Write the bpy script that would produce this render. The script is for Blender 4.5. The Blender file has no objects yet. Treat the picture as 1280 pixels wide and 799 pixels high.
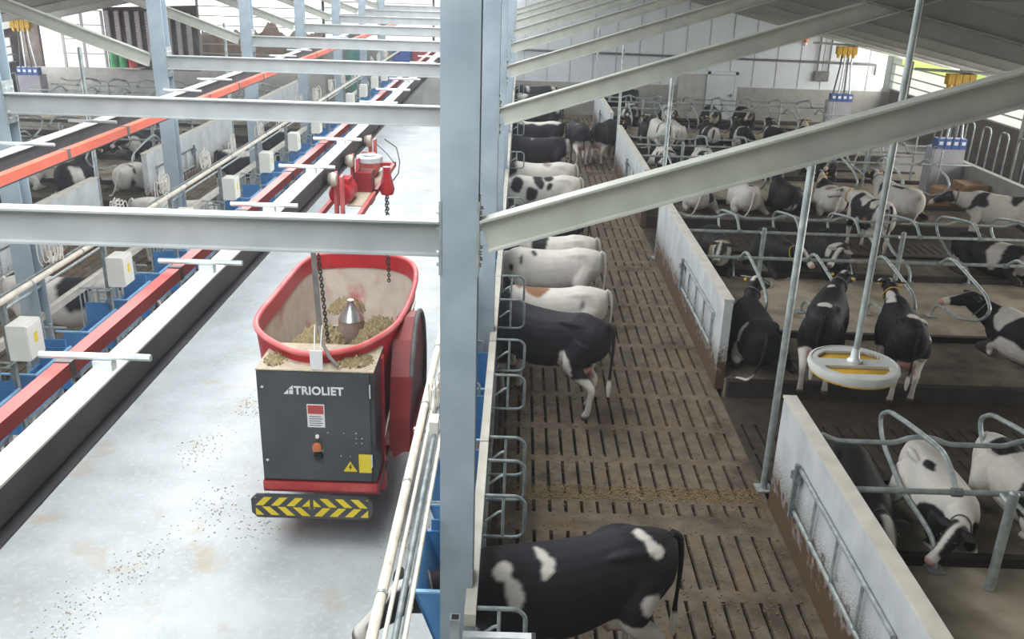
import bpy, bmesh, math, random
from mathutils import Vector, Matrix, noise as mnoise

random.seed(7)
SC = bpy.context.scene
COL = SC.collection
PI = math.pi

# ------------------------------------------------------------------ camera
CAM_H = 6.1
F_PX, PIT, YAW, ROL = 1119.8, 0.3695, -0.0007, 0.0312
_cy, _sy, _cp, _sp = math.cos(YAW), math.sin(YAW), math.cos(PIT), math.sin(PIT)
_F = Vector((_sy*_cp, _cy*_cp, -_sp)); _R0 = Vector((_cy, -_sy, 0)); _U0 = _R0.cross(_F)
_c, _s = math.cos(ROL), math.sin(ROL)
_R = _c*_R0 + _s*_U0; _U = -_s*_R0 + _c*_U0
cam_data = bpy.data.cameras.new('camera'); cam = bpy.data.objects.new('camera', cam_data)
COL.objects.link(cam)
cam.matrix_world = Matrix(((_R.x, _U.x, -_F.x, 0), (_R.y, _U.y, -_F.y, 0), (_R.z, _U.z, -_F.z, CAM_H), (0, 0, 0, 1)))
cam_data.sensor_width = 36.0; cam_data.lens = F_PX/1280*36.0; cam_data.clip_start = 0.05; cam_data.clip_end = 500
SC.camera = cam

# ------------------------------------------------------------------ light
world = bpy.data.worlds.new('overcast_sky'); SC.world = world; world.use_nodes = True
_bg = world.node_tree.nodes['Background']
_bg.inputs['Color'].default_value = (0.94, 0.97, 1.0, 1); _bg.inputs['Strength'].default_value = 2.1

def area_light(name, loc, sx, sy, power, color, rot=(0, 0, 0)):
    ld = bpy.data.lights.new(name, 'AREA'); ld.shape = 'RECTANGLE'; ld.size = sx; ld.size_y = sy
    ld.energy = power; ld.color = color
    o = bpy.data.objects.new(name, ld); o.location = loc; o.rotation_euler = rot; COL.objects.link(o); return o
# daylight falling through the open ridge above the feed alley
area_light('ridge_skylight', (-3.1, 22.0, 7.9), 4.2, 44.0, 3500, (0.96, 0.985, 1.0))
# daylight through the long open sides of the barn
area_light('side_daylight_right', (16.7, 24.0, 2.5), 1.7, 40.0, 1900, (1.0, 0.97, 0.92), (0, math.radians(90), 0))
area_light('side_daylight_left', (-22.9, 24.0, 2.5), 1.7, 40.0, 2200, (0.95, 0.98, 1.0), (0, math.radians(-90), 0))

SC.view_settings.view_transform = 'Standard'; SC.view_settings.look = 'None'
SC.view_settings.gamma = 1.0; SC.view_settings.exposure = 0.0
try: SC.view_settings.use_curve_mapping = False
except Exception: pass
try:
    SC.cycles.use_denoising = True
    SC.cycles.max_bounces = 6; SC.cycles.diffuse_bounces = 4; SC.cycles.glossy_bounces = 2
    SC.cycles.transmission_bounces = 3; SC.cycles.caustics_reflective = False; SC.cycles.caustics_refractive = False
    SC.cycles.sample_clamp_indirect = 4.0
except Exception: pass

# ------------------------------------------------------------------ materials
def srgb(r, g, b):
    f = lambda c: (c/255/12.92) if c/255 <= .04045 else ((c/255+.055)/1.055)**2.4
    return (f(r), f(g), f(b), 1)

def mat(name, c1, c2=None, scale=4.0, rough=.6, metal=0.0, bump=0.0, bscale=None, detail=6, lo=.35, hi=.65, spec=.4):
    m = bpy.data.materials.new(name); m.use_nodes = True
    nt = m.node_tree; N = nt.nodes; L = nt.links; b = N['Principled BSDF']
    b.inputs['Roughness'].default_value = rough; b.inputs['Metallic'].default_value = metal
    b.inputs['Specular IOR Level'].default_value = spec
    tc = N.new('ShaderNodeTexCoord')
    no = N.new('ShaderNodeTexNoise'); no.inputs['Scale'].default_value = scale; no.inputs['Detail'].default_value = detail
    L.new(tc.outputs['Object'], no.inputs['Vector'])
    cr = N.new('ShaderNodeValToRGB'); cr.color_ramp.elements[0].position = lo; cr.color_ramp.elements[1].position = hi
    cr.color_ramp.elements[0].color = c1; cr.color_ramp.elements[1].color = c2 or tuple(min(1, x*1.15) for x in c1[:3])+(1,)
    L.new(no.outputs['Fac'], cr.inputs['Fac']); L.new(cr.outputs['Color'], b.inputs['Base Color'])
    if bump > 0:
        n2 = N.new('ShaderNodeTexNoise'); n2.inputs['Scale'].default_value = bscale or scale*6; n2.inputs['Detail'].default_value = 5
        L.new(tc.outputs['Object'], n2.inputs['Vector'])
        bp = N.new('ShaderNodeBump'); bp.inputs['Strength'].default_value = bump; bp.inputs['Distance'].default_value = .02
        L.new(n2.outputs['Fac'], bp.inputs['Height']); L.new(bp.outputs['Normal'], b.inputs['Normal'])
    m['ramp'] = cr.name
    return m

def overlay(m, color, scale, lo, hi, amount=1.0, detail=8, zlo=None, zhi=None, stretch=None, seed=0):
    """mix a stain colour over a material by thresholded noise, optionally fading with height (dried splashes)"""
    nt = m.node_tree; N = nt.nodes; L = nt.links; b = N['Principled BSDF']
    src = b.inputs['Base Color'].links[0].from_socket
    tc = N.new('ShaderNodeTexCoord'); mp = N.new('ShaderNodeMapping'); mp.inputs['Location'].default_value = (seed, seed*.7, 0)
    if stretch: mp.inputs['Scale'].default_value = stretch
    L.new(tc.outputs['Object'], mp.inputs['Vector'])
    no = N.new('ShaderNodeTexNoise'); no.inputs['Scale'].default_value = scale; no.inputs['Detail'].default_value = detail
    L.new(mp.outputs['Vector'], no.inputs['Vector'])
    val = no.outputs['Fac']
    if zlo is not None:
        sp = N.new('ShaderNodeSeparateXYZ'); L.new(tc.outputs['Object'], sp.inputs['Vector'])
        mr = N.new('ShaderNodeMapRange'); mr.inputs['From Min'].default_value = zlo; mr.inputs['From Max'].default_value = zhi
        mr.inputs['To Min'].default_value = .45; mr.inputs['To Max'].default_value = -.35
        L.new(sp.outputs['Z'], mr.inputs['Value'])
        ad = N.new('ShaderNodeMath'); ad.operation = 'ADD'; L.new(val, ad.inputs[0]); L.new(mr.outputs['Result'], ad.inputs[1]); val = ad.outputs[0]
    r = N.new('ShaderNodeMapRange'); r.inputs['From Min'].default_value = lo; r.inputs['From Max'].default_value = hi
    r.inputs['To Max'].default_value = amount; L.new(val, r.inputs['Value'])
    mx = N.new('ShaderNodeMixRGB'); mx.inputs['Color2'].default_value = color
    L.new(r.outputs['Result'], mx.inputs['Fac']); L.new(src, mx.inputs['Color1']); L.new(mx.outputs['Color'], b.inputs['Base Color'])
    return m

M = {}
M['column'] = mat('blue_grey_steel', srgb(150, 165, 176), srgb(168, 182, 192), 3, .55, .15)
M['beam'] = mat('pale_steel', srgb(158, 164, 165), srgb(172, 178, 179), 3, .5, .1)
M['strut'] = mat('grey_green_steel', srgb(184, 187, 178), srgb(198, 201, 191), 4, .55, .1)
M['galv'] = mat('galvanised_steel', srgb(148, 158, 158), srgb(184, 193, 192), 9, .42, .45)
M['galv_light'] = mat('bright_galvanised_steel', srgb(190, 198, 200), srgb(215, 222, 224), 9, .4, .3)
M['galv_dull'] = mat('dull_galvanised_steel', srgb(110, 120, 122), srgb(150, 158, 158), 9, .5, .35)
M['rail_top'] = mat('rail_flange_steel', srgb(205, 205, 198), srgb(225, 225, 218), 3, .5, .1)
M['rail_web'] = mat('rail_web_dark_steel', srgb(84, 83, 86), srgb(100, 98, 100), 2, .55, .2)  # shade on the web put into its colour, far darker than the flange
M['red_rail'] = mat('red_power_rail', srgb(168, 72, 68), srgb(186, 88, 82), 2, .5)
M['orange_rail'] = mat('orange_power_rail', srgb(206, 98, 76), srgb(216, 112, 90), 2, .5)
M['white_pipe'] = mat('cream_pipe', srgb(205, 198, 182), srgb(226, 220, 205), 5, .45)
overlay(M['white_pipe'], srgb(150, 125, 95), 6, .58, .72, .5)
M['cable'] = mat('white_cable', srgb(215, 212, 204), srgb(230, 228, 220), 5, .5)
M['dark_cable'] = mat('black_rubber', srgb(40, 40, 42), srgb(62, 60, 60), 5, .6)
M['white_box'] = mat('white_enclosure', srgb(214, 214, 206), srgb(226, 226, 220), 2, .45)
M['blue'] = mat('blue_plastic', srgb(66, 126, 180), srgb(84, 144, 196), 3, .4)
M['blue_light'] = mat('blue_plastic_rim', srgb(120, 170, 210), srgb(140, 186, 222), 3, .4)
M['board'] = mat('cream_board', srgb(196, 192, 180), srgb(214, 210, 198), 4, .6)
M['panel'] = mat('white_partition', srgb(186, 192, 196), srgb(206, 211, 213), 2.2, .6)
overlay(M['panel'], srgb(150, 155, 150), 2.5, .5, .75, .35, stretch=(1, 1, .25))
overlay(M['panel'], srgb(72, 56, 42), 9, .55, .68, 1.0, zlo=.0, zhi=1.05)
overlay(M['panel'], srgb(96, 76, 58), 70, .62, .70, .7, zlo=.1, zhi=1.6)
M['slat'] = mat('slatted_concrete', srgb(88, 80, 69), srgb(114, 103, 89), 5, .75, 0, .6, 40, spec=.2)
overlay(M['slat'], srgb(118, 98, 70), 2.6, .5, .66, .5)
overlay(M['slat'], srgb(140, 118, 84), 60, .60, .68, .7)
overlay(M['slat'], srgb(52, 44, 36), 1.3, .52, .68, .7, seed=4)
M['slat_dark'] = mat('wet_slatted_concrete', srgb(46, 40, 34), srgb(66, 57, 48), 4, .6, 0, .5, 40, spec=.3)
overlay(M['slat_dark'], srgb(96, 80, 58), 50, .62, .7, .5)
M['pit'] = mat('slurry', srgb(14, 12, 10), srgb(20, 17, 14), 2, .4)
M['alley'] = mat('painted_concrete', srgb(176, 183, 184), srgb(194, 200, 201), 1.2, .55, 0, .25, 60)
overlay(M['alley'], srgb(150, 158, 158), .9, .48, .72, .5, seed=2)
overlay(M['alley'], srgb(206, 212, 214), 14, .52, .66, .35, seed=6)
overlay(M['alley'], srgb(178, 158, 128), 1.6, .58, .72, .6, seed=9)
overlay(M['alley'], srgb(160, 138, 104), 45, .63, .70, .55, seed=3)
M['bed'] = mat('sand_bedding', srgb(150, 140, 124), srgb(172, 161, 143), 2.2, .9, 0, .5, 30, spec=.1)
overlay(M['bed'], srgb(86, 76, 62), 1.2, .5, .7, .6)
overlay(M['bed'], srgb(168, 150, 112), 55, .6, .68, .5)
M['straw_bed'] = mat('dark_bedding', srgb(104, 98, 88), srgb(136, 127, 112), 3, .9, 0, .6, 30, spec=.1)
overlay(M['straw_bed'], srgb(150, 132, 100), 20, .56, .68, .5, stretch=(1, .3, 1))
M['kerb'] = mat('dirty_kerb', srgb(38, 34, 30), srgb(56, 50, 44), 4, .7)
M['wallwhite'] = mat('white_cladding', srgb(196, 202, 206), srgb(206, 212, 215), 1, .6)
M['wallgrey'] = mat('grey_concrete', srgb(142, 142, 136), srgb(158, 158, 152), 2.5, .8)
M['wallleft'] = mat('pale_concrete', srgb(168, 166, 160), srgb(184, 182, 176), 2.5, .8)
M['darkwall'] = mat('dark_timber', srgb(64, 54, 48), srgb(86, 74, 66), 3, .8)
M['roof'] = mat('grey_roof_sheet', srgb(182, 183, 178), srgb(196, 197, 192), 1, .7)
M['purlin'] = mat('purlin_steel', srgb(140, 139, 132), srgb(152, 150, 142), 2, .6)
M['rafter'] = mat('rafter_steel', srgb(150, 151, 144), srgb(164, 164, 158), 2, .6)
M['orangewood'] = mat('glulam_timber', srgb(146, 100, 60), srgb(166, 116, 70), 3, .6)
M['grass'] = mat('grass_field', srgb(150, 168, 70), srgb(186, 196, 96), .2, .9)
M['apron'] = mat('outside_concrete', srgb(214, 210, 206), srgb(228, 224, 222), .5, .8)
M['red'] = mat('red_paint', srgb(176, 34, 44), srgb(192, 46, 54), 3, .38)
overlay(M['red'], srgb(200, 120, 120), 5, .62, .8, .3)
M['red_dirty'] = mat('red_paint_dusty', srgb(168, 44, 48), srgb(196, 90, 84), 3, .5)
M['red_dark'] = mat('dark_red_paint', srgb(120, 28, 32), srgb(142, 42, 42), 3, .45)
M['tub_in'] = mat('worn_tub_steel', srgb(204, 194, 182), srgb(220, 210, 198), 5, .45, .2)
overlay(M['tub_in'], srgb(196, 60, 64), 2.3, .56, .68, .75, stretch=(1, 1, .6), seed=5)
M['pink_rim'] = mat('red_rim_paint', srgb(206, 84, 88), srgb(222, 120, 118), 3, .4)
M['cab'] = mat('charcoal_panel', srgb(62, 64, 68), srgb(76, 78, 81), 2, .42)
M['cab_side'] = mat('dark_panel_side', srgb(48, 50, 54), srgb(66, 68, 72), 2, .4)
M['hay'] = mat('chopped_feed', srgb(104, 90, 62), srgb(150, 134, 98), 30, .9, 0, .8, 60)
M['straw'] = mat('weathered_straw', srgb(112, 92, 60), srgb(146, 122, 82), 30, .9)
M['dust'] = mat('feed_dust', srgb(158, 146, 126), srgb(180, 168, 148), 25, .9, 0, .4, 60)
M['yellow'] = mat('yellow_film', srgb(226, 200, 40), srgb(236, 210, 60), 3, .45)
M['yellow_dirty'] = mat('yellow_plastic', srgb(182, 140, 38), srgb(206, 164, 54), 6, .5)
M['black'] = mat('black_plastic', srgb(26, 26, 28), srgb(40, 40, 42), 3, .5)
M['white'] = mat('white_film', srgb(222, 224, 226), srgb(232, 234, 235), 3, .5)
M['silver'] = mat('polished_steel', srgb(190, 194, 196), srgb(212, 215, 216), 5, .25, .8)
M['auger'] = mat('auger_steel', srgb(140, 120, 112), srgb(176, 158, 150), 6, .4, .4)
M['chain'] = mat('dark_chain_steel', srgb(58, 56, 56), srgb(90, 86, 84), 8, .45, .5)
M['belt'] = mat('grey_webbing', srgb(110, 108, 106), srgb(134, 132, 128), 6, .7)
M['rubber'] = mat('grey_rubber', srgb(86, 84, 84), srgb(112, 110, 108), 4, .7)
M['orangebtn'] = mat('orange_button', srgb(200, 110, 70), srgb(214, 130, 90), 4, .4)
M['disc'] = mat('pale_grey_plastic', srgb(176, 178, 174), srgb(194, 196, 192), 3, .5)
M['stationbox'] = mat('lilac_grey_steel', srgb(150, 148, 158), srgb(168, 166, 174), 2, .55)
M['stationblue'] = mat('deep_blue_plastic', srgb(36, 70, 138), srgb(54, 92, 160), 3, .4)
M['brownbox'] = mat('rusty_crate', srgb(124, 92, 62), srgb(158, 122, 84), 3, .7)
M['green'] = mat('green_drum', srgb(60, 150, 90), srgb(84, 174, 112), 3, .5)
M['earth'] = mat('silage', srgb(104, 86, 70), srgb(134, 112, 92), 1.5, .95, 0, .8, 8)
M['tread'] = mat('mesh_curtain', srgb(150, 140, 140), srgb(176, 166, 166), 12, .6)
M['teal'] = mat('green_machine', srgb(60, 120, 112), srgb(84, 146, 134), 3, .5)
M['eye'] = mat('eye_black', srgb(10, 8, 8), srgb(18, 14, 12), 3, .15)
M['tagyellow'] = mat('ear_tag_yellow', srgb(214, 164, 44), srgb(226, 178, 60), 3, .5)

def coat_material():
    m = bpy.data.materials.new('cow_coat'); m.use_nodes = True
    N = m.node_tree.nodes; L = m.node_tree.links; b = N['Principled BSDF']
    at = N.new('ShaderNodeAttribute'); at.attribute_name = 'coat'
    tc = N.new('ShaderNodeTexCoord'); no = N.new('ShaderNodeTexNoise'); no.inputs['Scale'].default_value = 7; no.inputs['Detail'].default_value = 6
    L.new(tc.outputs['Object'], no.inputs['Vector'])
    mr = N.new('ShaderNodeMapRange'); mr.inputs['To Min'].default_value = .8; mr.inputs['To Max'].default_value = 1.15; L.new(no.outputs['Fac'], mr.inputs['Value'])
    mx = N.new('ShaderNodeMixRGB'); mx.blend_type = 'MULTIPLY'; mx.inputs['Fac'].default_value = 1
    L.new(at.outputs['Color'], mx.inputs['Color1']); L.new(mr.outputs['Result'], mx.inputs['Color2'])
    L.new(mx.outputs['Color'], b.inputs['Base Color'])
    b.inputs['Roughness'].default_value = .68; b.inputs['Specular IOR Level'].default_value = .22
    n2 = N.new('ShaderNodeTexNoise'); n2.inputs['Scale'].default_value = 60; n2.inputs['Detail'].default_value = 3
    L.new(tc.outputs['Object'], n2.inputs['Vector'])
    bp = N.new('ShaderNodeBump'); bp.inputs['Strength'].default_value = .25; bp.inputs['Distance'].default_value = .01
    L.new(n2.outputs['Fac'], bp.inputs['Height']); L.new(bp.outputs['Normal'], b.inputs['Normal'])
    return m
M['coat'] = coat_material()
def curtain_material():
    m = bpy.data.materials.new('translucent_curtain'); m.use_nodes = True
    N = m.node_tree.nodes; L = m.node_tree.links; N.clear()
    out = N.new('ShaderNodeOutputMaterial'); a = N.new('ShaderNodeBsdfTranslucent'); d = N.new('ShaderNodeBsdfDiffuse'); mx = N.new('ShaderNodeMixShader')
    a.inputs['Color'].default_value = (.97, .96, .97, 1); d.inputs['Color'].default_value = (.85, .84, .85, 1); mx.inputs['Fac'].default_value = .12
    L.new(a.outputs[0], mx.inputs[1]); L.new(d.outputs[0], mx.inputs[2]); L.new(mx.outputs[0], out.inputs['Surface'])
    return m
M['curtain'] = curtain_material()

# ------------------------------------------------------------------ mesh helpers
def frame(d, up=(0, 0, 1)):
    d = Vector(d).normalized(); up = Vector(up)
    if abs(d.dot(up)) > .98: up = Vector((0, 1, 0))
    s = d.cross(up).normalized(); u = s.cross(d).normalized()
    return d, s, u

class MB:
    def __init__(self): self.v = []; self.f = []; self.mi = []; self.cur = 0
    def add(self, vs, fs):
        o = len(self.v); self.v += [tuple(v) for v in vs]; self.f += [tuple(i+o for i in f) for f in fs]; self.mi += [self.cur]*len(fs); return self
    def box(self, x0, x1, y0, y1, z0, z1):
        vs = [(x, y, z) for z in (z0, z1) for y in (y0, y1) for x in (x0, x1)]
        return self.add(vs, [(0, 2, 3, 1), (4, 5, 7, 6), (0, 1, 5, 4), (2, 6, 7, 3), (0, 4, 6, 2), (1, 3, 7, 5)])
    def bar(self, a, b, w, h, up=(0, 0, 1)):
        a = Vector(a); b = Vector(b); d, s, u = frame(b-a, up)
        vs = [p + s*(i*w/2) + u*(j*h/2) for p in (a, b) for j in (-1, 1) for i in (-1, 1)]
        return self.add(vs, [(0, 1, 3, 2), (4, 6, 7, 5), (0, 4, 5, 1), (2, 3, 7, 6), (0, 2, 6, 4), (1, 5, 7, 3)])
    def section(self, a, b, poly, up=(0, 0, 1)):
        """extrude a 2D polygon (side, up) from a to b; the polygon may be concave"""
        a = Vector(a); b = Vector(b); d, s, u = frame(b-a, up); n = len(poly)
        vs = [p + s*x + u*y for p in (a, b) for x, y in poly]
        fs = [(i, (i+1) % n, (i+1) % n+n, i+n) for i in range(n)] + [tuple(range(n-1, -1, -1)), tuple(range(n, 2*n))]
        return self.add(vs, fs)
    def ibeam(self, a, b, h, w, tf=.014, tw=.010, up=(0, 0, 1)):
        """a, b on the top-centre line"""
        W = w/2; T = tw/2
        p = [(-W, 0), (-W, -tf), (-T, -tf), (-T, -h+tf), (-W, -h+tf), (-W, -h), (W, -h), (W, -h+tf), (T, -h+tf), (T, -tf), (W, -tf), (W, 0)]
        return self.section(a, b, p, up)
    def tube(self, pts, r, n=8, closed=False, cap=True):
        pts = [Vector(p) for p in pts]; m = len(pts); rs = r if isinstance(r, (list, tuple)) else [r]*m
        prev = None; vs = []
        for i, p in enumerate(pts):
            if closed: d = pts[(i+1) % m] - pts[i-1]
            else: d = pts[min(i+1, m-1)] - pts[max(i-1, 0)]
            if d.length < 1e-9: d = Vector((0, 0, 1))
            d.normalize()
            if prev is None:
                _, s, u = frame(d)
            else:
                s = prev - d*prev.dot(d)
                if s.length < 1e-6: _, s, u = frame(d)
                s.normalize(); u = s.cross(d)
            prev = s.copy()
            for k in range(n):
                a = 2*PI*k/n; vs.append(p + s*(math.cos(a)*rs[i]) + u*(math.sin(a)*rs[i]))
        fs = []
        for i in range(m if closed else m-1):
            j = (i+1) % m
            for k in range(n): fs.append((i*n+k, i*n+(k+1) % n, j*n+(k+1) % n, j*n+k))
        if not closed and cap: fs += [tuple(range(n-1, -1, -1)), tuple((m-1)*n+k for k in range(n))]
        return self.add(vs, fs)
    def lathe(self, prof, c=(0, 0, 0), n=20, axis='z'):
        vs = []; c = Vector(c)
        for r, z in prof:
            for k in range(n):
                a = 2*PI*k/n; x, y = r*math.cos(a), r*math.sin(a)
                vs.append(c + Vector({'z': (x, y, z), 'y': (x, z, y), 'x': (z, x, y)}[axis]))
        fs = [(i*n+k, i*n+(k+1) % n, (i+1)*n+(k+1) % n, (i+1)*n+k) for i in range(len(prof)-1) for k in range(n)]
        fs += [tuple(range(n-1, -1, -1)), tuple((len(prof)-1)*n+k for k in range(n))]
        return self.add(vs, fs)
    def loft(self, rings, cap=True):
        n = len(rings[0]); vs = [v for r in rings for v in r]
        fs = [(i*n+k, i*n+(k+1) % n, (i+1)*n+(k+1) % n, (i+1)*n+k) for i in range(len(rings)-1) for k in range(n)]
        if cap: fs += [tuple(range(n-1, -1, -1)), tuple((len(rings)-1)*n+k for k in range(n))]
        return self.add(vs, fs)
    def mesh(self, name, mats, smooth=False):
        me = bpy.data.meshes.new(name); me.from_pydata(self.v, [], self.f)
        for m_ in (mats if isinstance(mats, (list, tuple)) else [mats]): me.materials.append(m_)
        if isinstance(mats, (list, tuple)):
            for p, i in zip(me.polygons, self.mi): p.material_index = i
        bm = bmesh.new(); bm.from_mesh(me); bmesh.ops.recalc_face_normals(bm, faces=bm.faces); bm.to_mesh(me); bm.free()
        if smooth:
            for p in me.polygons: p.use_smooth = True
            try: me.set_sharp_from_angle(angle=math.radians(40))
            except Exception: pass
        return me

def tag(o, label=None, cat=None, group=None, kind=None):
    if label: o['label'] = label
    if cat: o['category'] = cat
    if group: o['group'] = group
    if kind: o['kind'] = kind
    return o
def obj(name, mb, m, parent=None, loc=(0, 0, 0), smooth=False):
    """link a mesh; vertices are given relative to loc (top level) or to the parent's origin"""
    me = mb if isinstance(mb, bpy.types.Mesh) else mb.mesh(name, m, smooth)
    o = bpy.data.objects.new(name, me); COL.objects.link(o); o.location = loc
    if parent is not None: o.parent = parent
    return o
def wobj(name, mb, m, origin, smooth=False, parent=None):
    """vertices given in world coordinates, object origin set at `origin`"""
    origin = Vector(origin); base = origin if parent is None else Vector(parent.location)
    mb.v = [tuple(Vector(v)-base) for v in mb.v]
    return obj(name, mb, m, parent, origin if parent is None else (0, 0, 0), smooth)
def thing(name, label, cat, loc=(0, 0, 0), rz=0, group=None):
    o = bpy.data.objects.new(name, None); COL.objects.link(o); o.location = loc; o.rotation_euler = (0, 0, rz); o.empty_display_size = .2
    return tag(o, label, cat, group)
def dup(root, loc, rz=None, label=None, group=None):
    c = root.copy(); COL.objects.link(c); c.location = loc
    if rz is not None: c.rotation_euler = (0, 0, rz)
    if label: c['label'] = label
    if group: c['group'] = group
    for ch in list(root.children):
        d = ch.copy(); COL.objects.link(d); d.parent = c
        for g in list(ch.children):
            e = g.copy(); COL.objects.link(e); e.parent = d
    return c
def struct(name, mb, m, origin=(0, 0, 0), smooth=False):
    return tag(wobj(name, mb, m, origin, smooth), kind='structure')
def arc(c, r, a0, a1, n, ax, ay):
    c = Vector(c); ax = Vector(ax); ay = Vector(ay)
    return [c + ax*(r*math.cos(a0+(a1-a0)*i/n)) + ay*(r*math.sin(a0+(a1-a0)*i/n)) for i in range(n+1)]
def rounded(pts, r, n=5):
    """polyline with its inner corners rounded"""
    pts = [Vector(p) for p in pts]; out = [pts[0]]
    for i in range(1, len(pts)-1):
        p = pts[i]; a = (pts[i-1]-p); b = (pts[i+1]-p); k = min(r, a.length*.45, b.length*.45)
        A = p + a.normalized()*k; B = p + b.normalized()*k
        for j in range(n+1):
            t = j/n; out.append(A*(1-t)**2 + p*2*t*(1-t) + B*t*t)
    out.append(pts[-1]); return out
ORD = ['first', 'second', 'third', 'fourth', 'fifth', 'sixth', 'seventh', 'eighth', 'ninth', 'tenth', 'eleventh', 'twelfth', 'thirteenth', 'fourteenth', 'fifteenth', 'sixteenth', 'seventeenth', 'eighteenth', 'nineteenth', 'twentieth', 'twenty-first', 'twenty-second', 'twenty-third', 'twenty-fourth', 'twenty-fifth', 'twenty-sixth', 'twenty-seventh', 'twenty-eighth', 'twenty-ninth', 'thirtieth', 'thirty-first', 'thirty-second', 'thirty-third', 'thirty-fourth']
MID = -3.115                    # centre line of the feed alley; the barn is mirrored about it
def mx(x): return 2*MID - x

# ------------------------------------------------------------------ large structure
Y0, YE = 1.0, 42.5
def slab(name, m, x0, x1, y0, y1, z0, z1): return struct(name, MB().box(min(x0, x1), max(x0, x1), y0, y1, z0, z1), m, (min(x0, x1), y0, z1))
slab('ground_outside', M['apron'], -60, 60, -5, 90, -.9, -.7)
struct('grass_outside', MB().box(19.5, 70, -5, 100, -.69, -.55), M['grass'], (19.5, 0, -.6))
slab('feed_alley_floor', M['alley'], -5.98, -.25, Y0, YE, -.3, 0)

def slat_floor(name, m, x0, x1, rows, pitch, slot, y_end=None):
    """concrete floor with real drainage slots; rows = list of (y0, y1) slot rows"""
    mb = MB(); n = int((x1-x0)/pitch); xs = [x0 + (x1-x0-n*pitch)/2 + pitch*(i+.5) for i in range(n)]
    ys = [rows[0][0]-.06] + [v for r in rows for v in r] + [y_end or rows[-1][1]+.06]
    for k in range(0, len(ys)-1, 2):
        mb.add([(x0, ys[k], 0), (x1, ys[k], 0), (x1, ys[k+1], 0), (x0, ys[k+1], 0)], [(0, 1, 2, 3)])
    for a, b in rows:
        cur = x0
        for x in xs + [None]:
            e = x1 if x is None else x-slot/2
            mb.add([(cur, a, 0), (e, a, 0), (e, b, 0), (cur, b, 0)], [(0, 1, 2, 3)])
            if x is not None:
                l, r = x-slot/2, x+slot/2; d = -.14
                mb.add([(l, a, 0), (r, a, 0), (r, b, 0), (l, b, 0), (l, a, d), (r, a, d), (r, b, d), (l, b, d)],
                       [(0, 1, 5, 4), (1, 2, 6, 5), (2, 3, 7, 6), (3, 0, 4, 7)])
                cur = r
    o = struct(name, mb, m, (x0, ys[0], 0)); return o
ROWP = [(0, .30), (.42, 1.27), (1.38, 2.19), (2.32, 3.26), (3.38, 4.3), (4.42, 5.3), (5.42, 6.35), (6.47, 7.4), (7.52, 8.45), (8.6, 9.65)]
main_rows = []
for k in range(5):
    for a, b in ROWP:
        y = -.68 + a + 10*k; y1 = -.68 + b + 10*k - .04
        if y > 1.2 and y1 < 42.3: main_rows.append((y, y1))
slat_floor('slatted_floor_right', M['slat'], -.25, 3.28, main_rows, .197, .044, 42.5)
slat_floor('slatted_floor_left', M['slat'], mx(3.28), mx(-.25), [r for r in main_rows if r[0] > 12], .197, .036, 42.5)
slab('slurry_pit_floor', M['pit'], -.25, 3.28, Y0, YE, -.3, -.15)
for k, (a, b) in enumerate(((1.3, 2.7), (10.05, 12.68), (20.05, 22.68), (30.05, 32.68), (40.05, 42.5))):
    rr = []; y = a+.1
    while y+.8 < b: rr.append((y, y+.75)); y += .87
    if not rr: rr = [(a+.1, b-.1)]
    for s in (0, 1):
        X0, X1 = (3.28, 13.35) if s == 0 else (mx(13.35), mx(3.28))
        slat_floor('cross_alley_floor', M['slat_dark'], X0, X1, rr, .2, .036, b)
        slab('slurry_pit_floor', M['pit'], X0, X1, a, b, -.3, -.15)
slab('service_floor', M['slat_dark'], 13.35, 17.3, Y0, YE, -.3, 0)
slab('service_floor', M['slat_dark'], mx(13.35), mx(17.3), Y0, YE, -.3, 0)
BLOCKS = [(2.7, 10.0), (12.7, 20.0), (22.7, 30.0), (32.7, 40.0)]
for k, (a, b) in enumerate(BLOCKS):
    for s in (0, 1):
        f = (lambda x: x) if s == 0 else mx
        X0, X1 = f(3.39), f(13.3)
        slab('cubicle_bed', M['straw_bed'], X0, X1, a+.12, a+2.1, -.3, .2)
        slab('cubicle_bed', M['straw_bed'], X0, X1, b-1.75, b-.12, -.3, .2)
        slab('sand_strip', M['bed'], X0, X1, a+2.1, b-1.75, -.3, .19)
        for y in (a+.06, b-.06): struct('kerb', MB().box(min(X0, X1), max(X0, X1), y-.07, y+.07, -.3, .26), M['kerb'], (min(X0, X1), y, 0))
        for y in (a+2.1, b-1.75):
            struct('brisket_board', MB().box(min(X0, X1), max(X0, X1), y-.05, y+.05, .1, .31), M['kerb'], (min(X0, X1), y, .2))

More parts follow.
